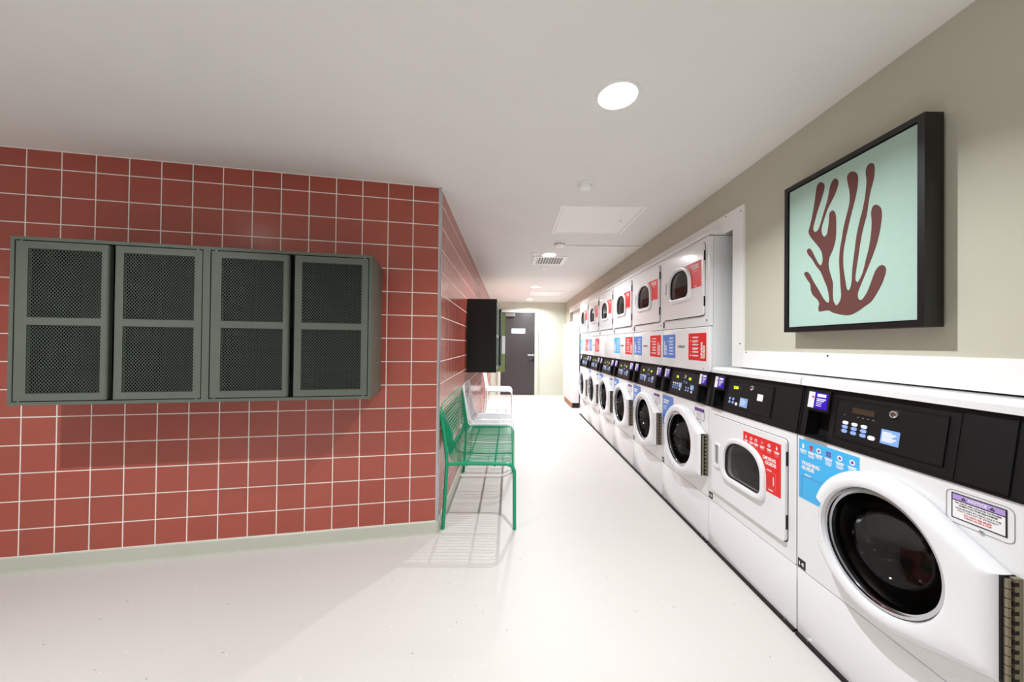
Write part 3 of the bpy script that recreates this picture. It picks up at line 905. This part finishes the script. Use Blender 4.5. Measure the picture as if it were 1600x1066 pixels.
def washing_guide(root, x0, x1, z0, z1, material, full=True):
    y = -0.0006
    poly = [(x0, z1), (x0, z0)]
    rc = 0.214
    for k in range(41):
        a = math.radians(200 - k * 4); p = (DC[0] + rc * math.cos(a), DC[1] + rc * math.sin(a))
        if x0 < p[0] < x1 and z0 < p[1] < z1: poly.append(p)
    if len(poly) == 2: poly += [(x1, z0), (x1, z1)]
    elif poly[2][1] > z0 + .004: poly.insert(2, (DC[0] - math.sqrt(rc ** 2 - (z0 - DC[1]) ** 2), z0))
    if x1 > DC[0] - rc: poly += [(x1, DC[1] + math.sqrt(max(0, rc ** 2 - (x1 - DC[0]) ** 2))), (x1, z1)]
    s = MB().prism(poly, FY_, y, 0.0002).build('washing_guide_sticker', material, root)
    yy = y - .0001; w = x1 - x0
    if full:
        cells = [x0 + w * q for q in (.085, .235, .37, .535, .715, .90)]
        guide_icons(s, cells, yy, z1 - 0.027, 0.0105)
        for k, q in enumerate(cells):
            print_lines(s, q, z1 - 0.043, w * .13, 2, .0042, .0062, yy)
            print_lines(s, q, z1 - 0.0575, w * .115, (1, 3, 0, 4, 3, 4)[k] or 1, .0020, .0042, yy)
        ftext('lettering', 'WASHING', 0.017, 'sticker_white', s, x0 + w * .055, z1 - 0.108, yy - .0004, w * .33, 0.045)
        ftext('lettering', 'GUIDE', 0.017, 'sticker_white', s, x0 + w * .055, z1 - 0.128, yy - .0004, w * .235, 0.045)
        m = MB(); t = .0016
        m.box(x0 + w * .06, x0 + w * .06 + t, yy - .0004, yy, z0 + .01, z1 - .155); m.box(x0 + w * .06, x0 + w * .5, yy - .0004, yy, z1 - .155 - t, z1 - .155)
        m.build('outline', 'ink_purple', s)
        print_lines(s, x0 + w * .17, z1 - .146, w * .12, 1, .0045, .005, yy)
    else:
        print_lines(s, x0 + w * .1, z1 - .035, w * .5, 2, .012, .019, yy, centre=False)
        print_lines(s, x0 + w * .1, z1 - .085, w * .3, 3, .004, .012, yy, centre=False)

def drying_guide(door, x0, x1, z0, z1, clip, y, full=True):
    """red sticker whose inner lower corner is cut away round the porthole (clip = arch outline, centre)"""
    arch_pts, c = clip
    pts = []
    steps = 18
    inside = lambda p: math.hypot(p[0] - c[0], p[1] - c[1]) < ray_poly(c, math.atan2(p[1] - c[1], p[0] - c[0]), arch_pts)
    # walk the ring outline between the point where it leaves the left edge and where it leaves the bottom edge
    cut = []
    for k in range(721):
        a = math.radians(110 - k * 0.25)
        r = ray_poly(c, a, arch_pts); p = (c[0] + r * math.cos(a), c[1] + r * math.sin(a))
        if x0 <= p[0] <= x1 and z0 <= p[1] <= z1: cut.append(p)
    cut = cut[::8] + cut[-1:]
    zl = cut[0][1] if cut[0][0] < x0 + .01 else z1
    poly = []
    if cut[0][0] < x0 + .01: poly += [(x0, z1), (x0, cut[0][1])]
    else: poly += [(cut[0][0], z1)]
    poly += cut + [(max(cut[-1][0], x0), z0), (x1, z0), (x1, z1)]
    s = MB().prism(poly, FY_, y - .0006, y + .0002).build('drying_guide_sticker', 'sticker_red', door)
    yy = y - .0007; w = x1 - x0
    if full:
        cells = [x0 + w * q for q in (.085, .235, .37, .535, .715, .90)]
        guide_icons(s, cells, yy, z1 - 0.026, 0.0085, False)
        for k, q in enumerate(cells):
            if k == 0: continue
            print_lines(s, q, z1 - 0.042, w * .12, 2, .0042, .0062, yy)
            print_lines(s, q, z1 - 0.0565, w * .10, 3 if k in (1, 5) else 2, .0020, .0042, yy, 'ink_pink')
        print_lines(s, cells[0], z1 - 0.042, w * .10, 2, .0042, .0062, yy)
        ftext('lettering', 'DRYING', 0.018, 'sticker_white', s, x0 + w * .56, z1 - 0.100, yy - .0004, w * .32, 0.045)
        ftext('lettering', 'GUIDE', 0.018, 'sticker_white', s, x0 + w * .615, z1 - 0.122, yy - .0004, w * .275, 0.045)
        m = MB(); t = .0015
        a0, a1, b0, b1 = x0 + w * .66, x1 - w * .12, z0 + .022, z1 - .15
        m.box(x0 + w * .56, a1, yy - .0004, yy, b1 - t, b1); m.box(a1 - t, a1, yy - .0004, yy, b0, b1); m.box(x0 + w * .62, a1, yy - .0004, yy, b0, b0 + t)
        m.build('outline', 'ink_pink', s)
        print_lines(s, x0 + w * .72, z1 - .143, w * .12, 1, .004, .005, yy); print_lines(s, x0 + w * .76, z0 + .016, w * .12, 1, .004, .005, yy)
        MB().box(a1 - w * .065, a1 - w * .045, yy - .0004, yy, (b0 + b1) / 2 - .02, (b0 + b1) / 2 + .02).build('side_print', 'sticker_white', s)
    else:
        ftext('lettering', 'DRYING', 0.014, 'sticker_white', s, x0 + w * .36, z1 - 0.030, yy - .0004, w * .48, 0.045)
        ftext('lettering', 'GUIDE', 0.014, 'sticker_white', s, x0 + w * .46, z1 - 0.048, yy - .0004, w * .38, 0.045)
        print_lines(s, x0 + w * .66, z1 - .062, w * .16, 1, .003, .004, yy)
        MB().box(x1 - w * .22, x1 - w * .20, yy - .0004, yy, z0 + .06, z0 + .085).build('side_print', 'ink_pink', s)
        print_lines(s, x1 - w * .35, z0 + .012, w * .16, 1, .004, .004, yy)

def price_sheet(root, x0, x1, z0, z1, material, title, left):
    """portrait sticker with a turned title and six short paragraphs"""
    y = -0.0006
    s = MB().box(x0, x1, y, 0.0002, z0, z1).build('guide_sheet', material, root)
    yy = y - .0001; w = x1 - x0; hh = z1 - z0
    a, b = title.split(' ')
    hx = w * .105
    if left:   # title up the left edge
        ftext('lettering', a, hx, 'sticker_white', s, x0 + w * .20, z0 + hh * .10, yy - .0004, hh * .62, .05, True)
        ftext('lettering', b, hx, 'sticker_white', s, x0 + w * .33, z0 + hh * .10, yy - .0004, hh * .45, .05, True)
        tx = x0 + w * .52; ix = x0 + w * .43
    else:
        ftext('lettering', a, hx, 'sticker_white', s, x1 - w * .19, z0 + hh * .09, yy - .0004, hh * .58, .05, True)
        ftext('lettering', b, hx, 'sticker_white', s, x1 - w * .07, z0 + hh * .09, yy - .0004, hh * .46, .05, True)
        tx = x0 + w * .24; ix = x0 + w * .14
    for k in range(6):
        zz = z1 - hh * (.13 + .135 * k)
        print_lines(s, tx, zz, w * .34, 1, hh * .028, .01, yy, centre=False)
        print_lines(s, tx, zz - hh * .042, w * .30, 1 + (k in (1, 3)), hh * .012, hh * .026, yy, 'sticker_white', False)
        MB().box(ix - w * .025, ix + w * .025, yy - .0004, yy, zz - hh * .035, zz + hh * .005).build('paragraph_icon', 'sticker_white' if k in (1, 5) else 'ink_purple' if left else 'ink_pink', s)

# ---- single washer (14) and single dryer (13) -------------------------------------------------
def single(kind, yfar, label, num):
    root = thing(kind, label, kind.replace('_', ' ').split(' ')[-1], (XM, yfar, 0), -math.pi / 2)
    white_body(root, 1.10, 'stack')
    side_frame(root, 0.02, 1.10, 0.052)
    m = MB(); m.prism([(0.016, 1.1005), (0.016, 1.122), (0.022, 1.132), (0.040, 1.139), (0.70, 1.141), (0.70, 1.1005)], lambda a, b, d: (d, a, b), 0.0005, MW - 0.0005)
    m.build('lid', 'enamel', root)
    p = panel_with_recesses(root, [(0.036, 0.142)])
    return root, p

# washer 14
root, p = single('front_load_washer', 1.546, 'white front-loading washer nearest the camera, tagged 14, with round dark door', '14')
root['category'] = 'washing machine'
pl = inset_plate(p, 0.166, 0.515, 0.919, 1.066)
inset_plate(p, 0.545, 0.655, 0.893, 1.090, 'blank_plate')
m = MB(); slab(m, 0.229, 0.308, 1.021, 1.041, 0.0022, 0.003); dsp = m.build('display', 'display_dark', pl)
for r_, zz in enumerate((.980, .964, .948)):
    for c_, xx in enumerate((.209, .244, .279)):
        key(pl, xx, zz, 0.0022, 0.022, 0.0125, 'key_white' if r_ == 0 else 'key_blue')
key(pl, 0.309, .947, 0.0022, 0.025, 0.0145, 'key_white')
m = MB()
for xx in (.199, .252, .270, .288, .307): slab(m, xx - .003, xx + .003, 1.008, 1.010, .0022, .0026)
for r_, zz in enumerate((.980, .964, .948)):
    for xx in (.209, .244, .279): slab(m, xx - .0155, xx - .0135, zz, zz + .002, .0022, .0026)
m.build('panel_marks', 'sticker_grey', pl)
small_label(pl, .338, .396, .939, .988, 'sticker_pale_blue', 7)
lock_button(pl, 0.372, 1.044)
m = holed(rrect(0.0015, MW - 0.0015, 0.3, ZP0 - .001, 0.006, 2), [(DC[0] + 0.205 * math.cos(2 * math.pi * k / 64), DC[1] + 0.205 * math.sin(2 * math.pi * k / 64)) for k in range(64)], DC, 0.0, 0.025)
m.build('front_panel', 'enamel', root)
washer_door(root); washer_inside(root)
washing_guide(root, 0.008, 0.275, 0.61, 0.866, 'sticker_blue')
# soap hatch outline with screw and notice
holed(rrect(.528, .668, .770, .864, .016), rrect(.5295, .6665, .7715, .8625, .015), (.598, .817), -0.0008, 0.0).build('hatch_outline', 'sticker_grey', root)
MB().lathe([(0.0001, -.003), (.005, -.003), (.006, 0)], lambda u, v, d: (.605 + u, d, .7725 + v), 12).build('hatch_screw', 'chrome', root)
notice(root, .541, .654, .784, .856, True)
number_tag(root, '14', 0.005, 0.303)
WASHER14 = root

# dryer 13
root, p = single('tumble_dryer', 2.234, 'white tumble dryer, tagged 13, between the big washer and the stacks', '13')
root['category'] = 'tumble dryer'
pl = inset_plate(p, 0.160, 0.515, 0.919, 1.066)
m = MB(); slab(m, 0.212, 0.292, 1.020, 1.043, 0.0022, 0.003); dsp = m.build('display', 'recess_black', pl)
ptext('digits', '220', 0.0165, 'led_green', dsp, 0.215, 1.0235, 0.0034, 0.042, .05)
for r_, zz in enumerate((.965, .945)):
    for xx in (.196, .226): key(pl, xx, zz, 0.0022, 0.017, 0.015, 'key_blue')
key(pl, 0.256, .941, 0.0022, 0.019, 0.017, 'key_white')
small_label(pl, .283, .345, .932, .982, 'sticker_pale_blue', 4, 'sticker_white')
small_label(pl, .412, .452, .986, 1.020, 'sticker_white', 0)
lock_button(pl, 0.368, 1.046)
dx0, dx1, dz0, dz1 = 0.050, 0.636, 0.372, 0.842
gx, gz = (0.194, 0.488), (0.518, 0.728)
cc = ((gx[0] + gx[1]) / 2, gz[0] * .54 + gz[1] * .46)
holed(rrect(0.0015, MW - 0.0015, 0.3, ZP0 - .001, 0.006, 2), arch(gx[0], gx[1], gz[0], gz[1], -.012), cc, 0.0, 0.025).build('front_panel', 'enamel', root)
d = dryer_door(root, dx0, dx1, dz0, dz1, gx, gz, (0.086, 0.142), (0.532, 0.678))
ring_gap(root, dx0, dx1, dz0, dz1)
drying_guide(d, 0.349, 0.612, 0.560, 0.812, (arch(gx[0], gx[1], gz[0], gz[1], -.031), cc), -0.014)
dryer_inside(root, cc[0], cc[1] + .02, 0.24)
number_tag(root, '13', 0.006, 0.305)

# ---- stacked units ----------------------------------------------------------------------------
def make_stack():
    root = thing('stacked_washer_dryer', 'x', 'laundry stack')
    white_body(root, 1.1, 'stack')
    side_frame(root, 0.02, 1.10, 0.052); side_frame(root, 1.10, 1.985)
    p = panel_with_recesses(root, [(0.018, 0.112), (0.545, 0.645)])
    pl = inset_plate(p, 0.128, 0.532, 0.905, 1.078)
    for (a, b) in ((.205, .272), (.388, .452)):
        m = MB(); slab(m, a, b, 1.018, 1.041, .0022, .003); dsp = m.build('display', 'recess_black', pl)
        ptext('digits', '22', 0.0165, 'led_green', dsp, a + .006, 1.0215, 0.0034, 0.036, .05)
    for r_, zz in enumerate((.978, .960, .942)):
        for xx in (.176, .208, .240): key(pl, xx, zz, .0022, .018, .0135, 'key_white' if r_ == 0 else 'key_blue')
    for zz in (.962, .943):
        for xx in (.374, .407): key(pl, xx, zz, .0022, .018, .0135, 'key_blue')
    key(pl, .284, .938, .0022, .021, .016, 'key_white'); key(pl, .455, .940, .0022, .021, .016, 'key_white')
    small_label(pl, .262, .306, .950, .988, 'sticker_pale_blue', 4); small_label(pl, .432, .478, .953, .988, 'sticker_pale_blue', 4)
    for q in (.335, .368):
        s = 1 if q > .35 else -1
        MB().prism([(q - .010, -.008 * s), (q + .010, -.008 * s), (q, .008 * s)], lambda a, b, dd: (a, py(1.0 + b) - dd, 1.0 + b), .0022, .0028).build('arrow_mark', 'key_blue', pl)
    lock_button(pl, .350, 1.040)
    holed(rrect(0.0015, MW - 0.0015, 0.3, ZP0 - .001, 0.006, 2), [(DC[0] + 0.205 * math.cos(2 * math.pi * k / 64), DC[1] + 0.205 * math.sin(2 * math.pi * k / 64)) for k in range(64)], DC, 0.0, 0.025).build('front_panel', 'enamel', root)
    washer_door(root); washer_inside(root)
    # lower fascia of the dryer
    MB().rbox(0.0015, MW - 0.0015, 0.0, 0.03, ZP1 + .001, 1.3965, 0.006).build('dryer_fascia', 'enamel', root, True)
    m = MB()
    for x in (.05, MW - .06): m.add([(x + .005 * math.cos(a), -0.0015, 1.118 + .005 * math.sin(a)) for a in [k * math.pi / 4 for k in range(8)]], [tuple(range(8))])
    m.build('fascia_screw', 'sticker_grey', root)
    dx0, dx1, dz0, dz1 = .030, .634, 1.472, 1.955
    gx, gz = (.172, .454), (1.622, 1.826)
    cc = ((gx[0] + gx[1]) / 2, gz[0] * .54 + gz[1] * .46)
    holed(rrect(0.0015, MW - 0.0015, 1.3995, 1.985, 0.006, 2), arch(gx[0], gx[1], gz[0], gz[1], -.012), cc, 0.0, 0.025).build('dryer_front', 'enamel', root)
    d = dryer_door(root, dx0, dx1, dz0, dz1, gx, gz, (.082, .122), (1.652, 1.776))
    ring_gap(root, dx0, dx1, dz0, dz1)
    drying_guide(d, .400, .612, 1.668, 1.846, (arch(gx[0], gx[1], gz[0], gz[1], -.031), cc), -0.014, False)
    dryer_inside(root, cc[0], cc[1] + .02, .24)
    MB().prism([(-0.002, 1.988), (-0.002, 2.012), (0.006, 2.022), (0.70, 2.022), (0.70, 1.988)], lambda a, b, dd: (dd, a, b), 0.0005, MW - 0.0005).build('lid', 'enamel', root)
    MB().box(.002, MW - .002, -.0005, .69, 1.985, 1.988).build('lid_gap', 'gap_black', root)
    MB().lathe([(0.0001, -.002), (.006, -.002), (.006, 0)], lambda u, v, dd: (.655 + u, dd, 1.437 + v), 10).build('screw', 'gap_black', root)
    return root

STACK_LABELS = ['stacked washer and dryer nearest the camera, beside the picture',
                'second stacked washer and dryer counted from the picture',
                'third stacked washer and dryer counted from the picture',
                'fourth stacked washer and dryer from the picture, without guide sheets on its fascia',
                'fifth stacked washer and dryer counted from the picture',
                'farthest stacked washer and dryer at the end of the row']
proto = make_stack()
roots = [proto] + [copy_tree(proto) for _ in range(5)]
for k, r_ in enumerate(roots):
    r_.location = (XM, 2.923 + 0.686 * k, 0); r_.rotation_euler = (0, 0, -math.pi / 2)
    r_['label'] = STACK_LABELS[k]; r_['group'] = 'stacked laundry machines along the right wall'
    if k != 3:
        price_sheet(r_, .006, .225, 1.170, 1.356, 'sticker_blue' if k in (2, 5) else 'sticker_blue_deep', 'WASHING GUIDE', True)
        price_sheet(r_, .425, .652, 1.168, 1.356, 'sticker_red', 'DRYING GUIDE', False)
        ftext('lettering', 'CORSLEY', .018, 'ink_black', r_, .262, 1.252, -.0008, .112, .03)
    if k < 5:
        washing_guide(r_, .008, .200 if k < 4 else .15, .62, .862, 'sticker_blue_deep', False)
        notice(r_, .515, .632, .772, .848, False)
        MB().lathe([(0.0001, -.002), (.004, -.002), (.005, 0)], lambda u, v, dd: (.585 + u, dd, .757 + v), 8).build('hatch_screw', 'sticker_grey', r_)
    number_tag(r_, str(12 - k), .006, .303)
    m = MB().box(.008, .036, -.001, 0, 1.412, 1.462).build('number_tag', 'ink_black', r_)
    ftext('lettering', str(12 - k), .016, 'sticker_grey', m, .0125, 1.430, -.0014, .019)

# ------------------------------------------------------------------ picture
pic = thing('framed_picture', 'black framed print of a brown coral shape on pale mint', 'picture', (XR - 0.008, 1.668, 1.338), -math.pi / 2)
PW, PH, PD = 0.568, 0.687, 0.062
m = MB(); b = 0.020
for (a0, a1, c0, c1) in ((0, b, 0, PH), (PW - b, PW, 0, PH), (b, PW - b, 0, b), (b, PW - b, PH - b, PH)):
    m.box(a0, a1, -PD, 0, c0, c1)
m.build('frame', 'frame_black', pic)
m = MB(); g = 0.014
m2 = MB(); m2.box(b + .001, PW - b - .001, -PD + .018, -.004, b + .001, PH - b - .001); m2.build('backing', 'frame_black', pic)
cv = MB().box(b + .004, PW - b - .004, -PD + 0.006, -PD + 0.018, b + .004, PH - b - .004).build('canvas', 'canvas_teal', pic)
CORAL = [(0.099,1.598),(0.112,1.605),(0.128,1.592),(0.148,1.555),(0.173,1.515),(0.195,1.477),(0.212,1.457),(0.222,1.458),(0.221,1.485),(0.212,1.521),(0.199,1.552),(0.182,1.591),(0.161,1.619),(0.14,1.654),(0.12,1.68),(0.113,1.698),(0.123,1.707),(0.137,1.695),(0.154,1.662),(0.172,1.628),(0.185,1.619),(0.192,1.641),(0.185,1.678),(0.161,1.715),(0.133,1.753),(0.121,1.781),(0.13,1.809),(0.142,1.854),(0.153,1.91),(0.163,1.966),(0.18,1.975),(0.197,1.96),(0.199,1.938),(0.184,1.897),(0.167,1.856),(0.154,1.819),(0.145,1.786),(0.155,1.77),(0.167,1.773),(0.177,1.787),(0.194,1.834),(0.213,1.885),(0.225,1.937),(0.238,1.957),(0.252,1.957),(0.262,1.938),(0.256,1.912),(0.238,1.88),(0.216,1.849),(0.2,1.814),(0.187,1.778),(0.188,1.754),(0.198,1.736),(0.21,1.741),(0.216,1.762),(0.221,1.801),(0.222,1.824),(0.236,1.833),(0.25,1.813),(0.253,1.767),(0.251,1.712),(0.239,1.67),(0.223,1.64),(0.22,1.606),(0.229,1.569),(0.239,1.533),(0.239,1.488),(0.242,1.459),(0.252,1.441),(0.261,1.443),(0.27,1.456),(0.275,1.477),(0.273,1.505),(0.269,1.562),(0.266,1.618),(0.269,1.662),(0.277,1.704),(0.284,1.746),(0.295,1.786),(0.308,1.835),(0.308,1.878),(0.301,1.914),(0.298,1.943),(0.31,1.954),(0.328,1.947),(0.341,1.925),(0.34,1.886),(0.33,1.837),(0.316,1.789),(0.303,1.739),(0.291,1.688),(0.284,1.646),(0.284,1.591),(0.292,1.535),(0.298,1.501),(0.306,1.493),(0.313,1.504),(0.318,1.53),(0.32,1.573),(0.328,1.635),(0.336,1.696),(0.347,1.746),(0.36,1.793),(0.369,1.841),(0.373,1.891),(0.37,1.929),(0.379,1.948),(0.394,1.946),(0.402,1.928),(0.4,1.889),(0.39,1.853),(0.382,1.815),(0.375,1.766),(0.362,1.719),(0.352,1.671),(0.344,1.62),(0.336,1.569),(0.332,1.533),(0.339,1.519),(0.347,1.525),(0.361,1.554),(0.373,1.603),(0.383,1.641),(0.39,1.69),(0.392,1.73),(0.39,1.766),(0.397,1.787),(0.411,1.786),(0.424,1.768),(0.427,1.737),(0.421,1.69),(0.41,1.644),(0.393,1.598),(0.373,1.551),(0.354,1.508),(0.343,1.479),(0.343,1.458),(0.353,1.448),(0.365,1.458),(0.38,1.483),(0.393,1.517),(0.404,1.545),(0.415,1.56),(0.429,1.564),(0.44,1.552),(0.44,1.533),(0.429,1.5),(0.412,1.468),(0.391,1.438),(0.368,1.423),(0.342,1.407),(0.31,1.395),(0.276,1.4),(0.24,1.411),(0.221,1.422),(0.195,1.422),(0.176,1.422),(0.172,1.438),(0.176,1.456),(0.166,1.475),(0.145,1.496),(0.134,1.521),(0.131,1.546),(0.117,1.567)]
def smooth_closed(pts, n=3):
    out = []; N = len(pts)
    for i in range(N):
        p0, p1, p2, p3 = pts[i - 1], pts[i], pts[(i + 1) % N], pts[(i + 2) % N]
        for k in range(n):
            t = k / n
            out.append(tuple(0.5 * ((2 * p1[j]) + (-p0[j] + p2[j]) * t + (2 * p0[j] - 5 * p1[j] + 4 * p2[j] - p3[j]) * t * t + (-p0[j] + 3 * p1[j] - 3 * p2[j] + p3[j]) * t ** 3) for j in (0, 1)))
    return out
pts = smooth_closed([(a + .008, z - 1.338) for a, z in CORAL])
MB().prism(pts, FY_, -PD + .0054, -PD + .0062).build('coral_shape', 'coral_brown', cv)

# ------------------------------------------------------------------ ceiling fittings
t = thing('ceiling_hatch', 'large square white access hatch in the ceiling nearest the camera', 'access hatch', (0.37, 2.61, CEIL), 0, 'ceiling access hatches')
def hatch(t, w, l):
    m = MB()
    for (a0, a1, c0, c1) in ((0, .025, 0, l), (w - .025, w, 0, l), (.025, w - .025, 0, .025), (.025, w - .025, l - .025, l)):
        m.box(a0, a1, c0, c1, -0.008, 0)
    m.build('hatch_frame', 'fitting_white', t)
    MB().box(.029, w - .029, .029, l - .029, -0.006, -0.001).build('hatch_panel', 'fitting_white', t)
    MB().lathe([(.008, 0), (.008, .002), (.0001, .002)], lambda u, v, d: (w - .11 + u, .30 + v, -.006 - d), 12).build('hatch_lock', 'sticker_grey', t)
hatch(t, .655, .645)
t = thing('ceiling_hatch', 'far square access hatch in the ceiling before the black door', 'access hatch', (0.385, 6.87, CEIL), 0, 'ceiling access hatches')
hatch(t, .68, .63)

def detector(x, y, r, h, label, slots):
    t = thing('smoke_detector', label, 'smoke detector', (x, y, CEIL))
    fn = lambda u, v, d: (u, v, -d)
    MB().lathe([(r, 0), (r * 1.02, .010), (r * .95, .014)], fn, 28).build('base', 'fitting_white', t, True)
    MB().lathe([(r * .9, .012), (r * .9, h * .6), (r * .8, h * .9), (r * .66, h), (.0001, h)], fn, 28).build('cover', 'fitting_white', t, True)
    if slots:
        m = MB()
        for k in range(12):
            a = 2 * math.pi * k / 12; c, s = math.cos(a), math.sin(a); q = r * .905; w = r * .13
            m.add([(q * c - w * s * e, q * s + w * c * e, -zz) for zz in (h * .38, h * .55) for e in (-1, 1)], [(0, 1, 3, 2)])
        m.build('slots', 'gap_black', t)
detector(.478, 2.255, .046, .036, 'plain white round smoke detector on the ceiling before the hatch', False)
detector(.502, 3.58, .060, .045, 'white slotted smoke detector at the end of the ceiling conduit', True)
o = MB().tube([(.56, 3.665, CEIL - .009), (XR, 3.672, CEIL - .009)], .009, 8).build('conduit_pipe', 'fitting_white', None, True)
tag(o, 'thin white conduit running across the ceiling from smoke detector to wall', 'conduit')
t = thing('ceiling_vent', 'square white air vent grille in the ceiling', 'air vent', (.272, 4.13, CEIL))
m = MB()
for (a0, a1, c0, c1) in ((0, .05, 0, .425), (.355, .405, 0, .425), (.05, .355, 0, .05), (.05, .355, .375, .425)): m.box(a0, a1, c0, c1, -.010, 0)
m.build('vent_frame', 'fitting_white', t)
MB().box(.05, .355, .05, .375, -.0015, -.0005).build('vent_core', 'sticker_grey', t)
me = MB().add([(0, .05, -.010), (.012, .05, -.002), (.012, .375, -.002), (0, .375, -.010), (.002, .05, -.0105), (.014, .05, -.0025), (.014, .375, -.0025), (.002, .375, -.0105)],
              [(0, 1, 2, 3), (7, 6, 5, 4), (0, 4, 5, 1), (3, 2, 6, 7), (0, 3, 7, 4), (1, 5, 6, 2)]).mesh('slat', 'fitting_white')
for k in range(9): link('slat', me, t, (.056 + k * .033, 0, 0))
for (x, y, lab) in ((.268, 4.02, 'small white ceiling disc left of the air vent'), (.447, 4.80, 'small white ceiling disc behind the air vent')):
    o = MB().lathe([(.045, 0), (.045, .008), (.03, .014), (.0001, .014)], lambda u, v, d: (u, v, -d), 24).build('ceiling_disc', 'fitting_white', None, True)
    o.location = (x, y, CEIL); tag(o, lab, 'ceiling disc', 'small ceiling discs')

# ------------------------------------------------------------------ far end of the corridor
o = struct('door_1', MB().rbox(-0.225, 0.610, YB - .045, YB - .004, 0.006, 2.045, .003), 'door_black', 'black door with a pale sign at the far end')
MB().box(.035, .370, YB - .050, YB - .045, 1.525, 1.645).build('door_sign', 'sign_blue', o)
m = MB()
for k, q in enumerate((.075, .10, .13, .165, .19, .225, .255, .285, .315)): m.box(q, q + .018, YB - .0505, YB - .050, 1.572, 1.60)
m.build('sign_print', 'sticker_pale_blue', o)
m = MB(); m.tube([(.57, YB - .045, .99), (.57, YB - .10, .99), (.44, YB - .10, .99)], .014, 10); m.rbox(.545, .595, YB - .055, YB - .045, .965, 1.015, .004); m.build('door_handle', 'chrome', o, True)
MB().rbox(.545, .595, YB - .055, YB - .045, .84, .90, .004).build('lock_plate', 'rubber', o)
MB().rbox(-.12, .12, YB - .115, YB - .045, 1.945, 2.02, .008).build('door_closer', 'satin_metal', o)
MB().rbox(-.225, -.12, YB - .06, YB - .045, 1.86, 2.03, .004).build('hinge_plate', 'rubber', o)
m = MB(); m.box(-.30, -.23, YB - .05, YB, 0, 2.12); m.box(.615, .70, YB - .05, YB, 0, 2.12); m.box(-.23, .615, YB - .05, YB, 2.05, 2.12)
struct('trim_5', m, 'far_paint', 'pale frame round the black door')
struct('trim_6', MB().box(.745, .752, YB - .008, YB, 0.07, 2.2), 'baseboard', 'thin upright seam strip beside the black door')

cab = thing('tall_cupboard', 'tall plain white cupboard at the far end of the machine row', 'cupboard', (1.235, 6.95, 0))
MB().rbox(0, .148, 0, 1.15, .10, 1.73, .006).build('cupboard_body', 'enamel_soft', cab, True)
MB().box(.03, .148, .012, .02, 0.0, .0995).build('toe_board', 'gap_black', cab)
MB().box(.0, .02, .01, .9, 0.0, .0995).build('side_plinth', 'wood_edge', cab)
MB().box(-.004, .0, .55, 1.12, .12, 1.71).build('side_door', 'enamel_soft', cab)

bx = thing('wall_dispenser', 'green and white wall box beyond the lockers in the corridor', 'dispenser', (XS, 5.55, .82))
MB().box(.006, .40, 0, .40, 0, .93).build('box_body', 'box_green', bx)
MB().box(.20, .40, -.002, 0, .29, .57).build('front_label', 'sticker_white', bx)
MB().box(.40, .41, .02, .38, .03, .90).build('box_door', 'locker_shade_box_black', bx)

print('objects', len(bpy.data.objects))
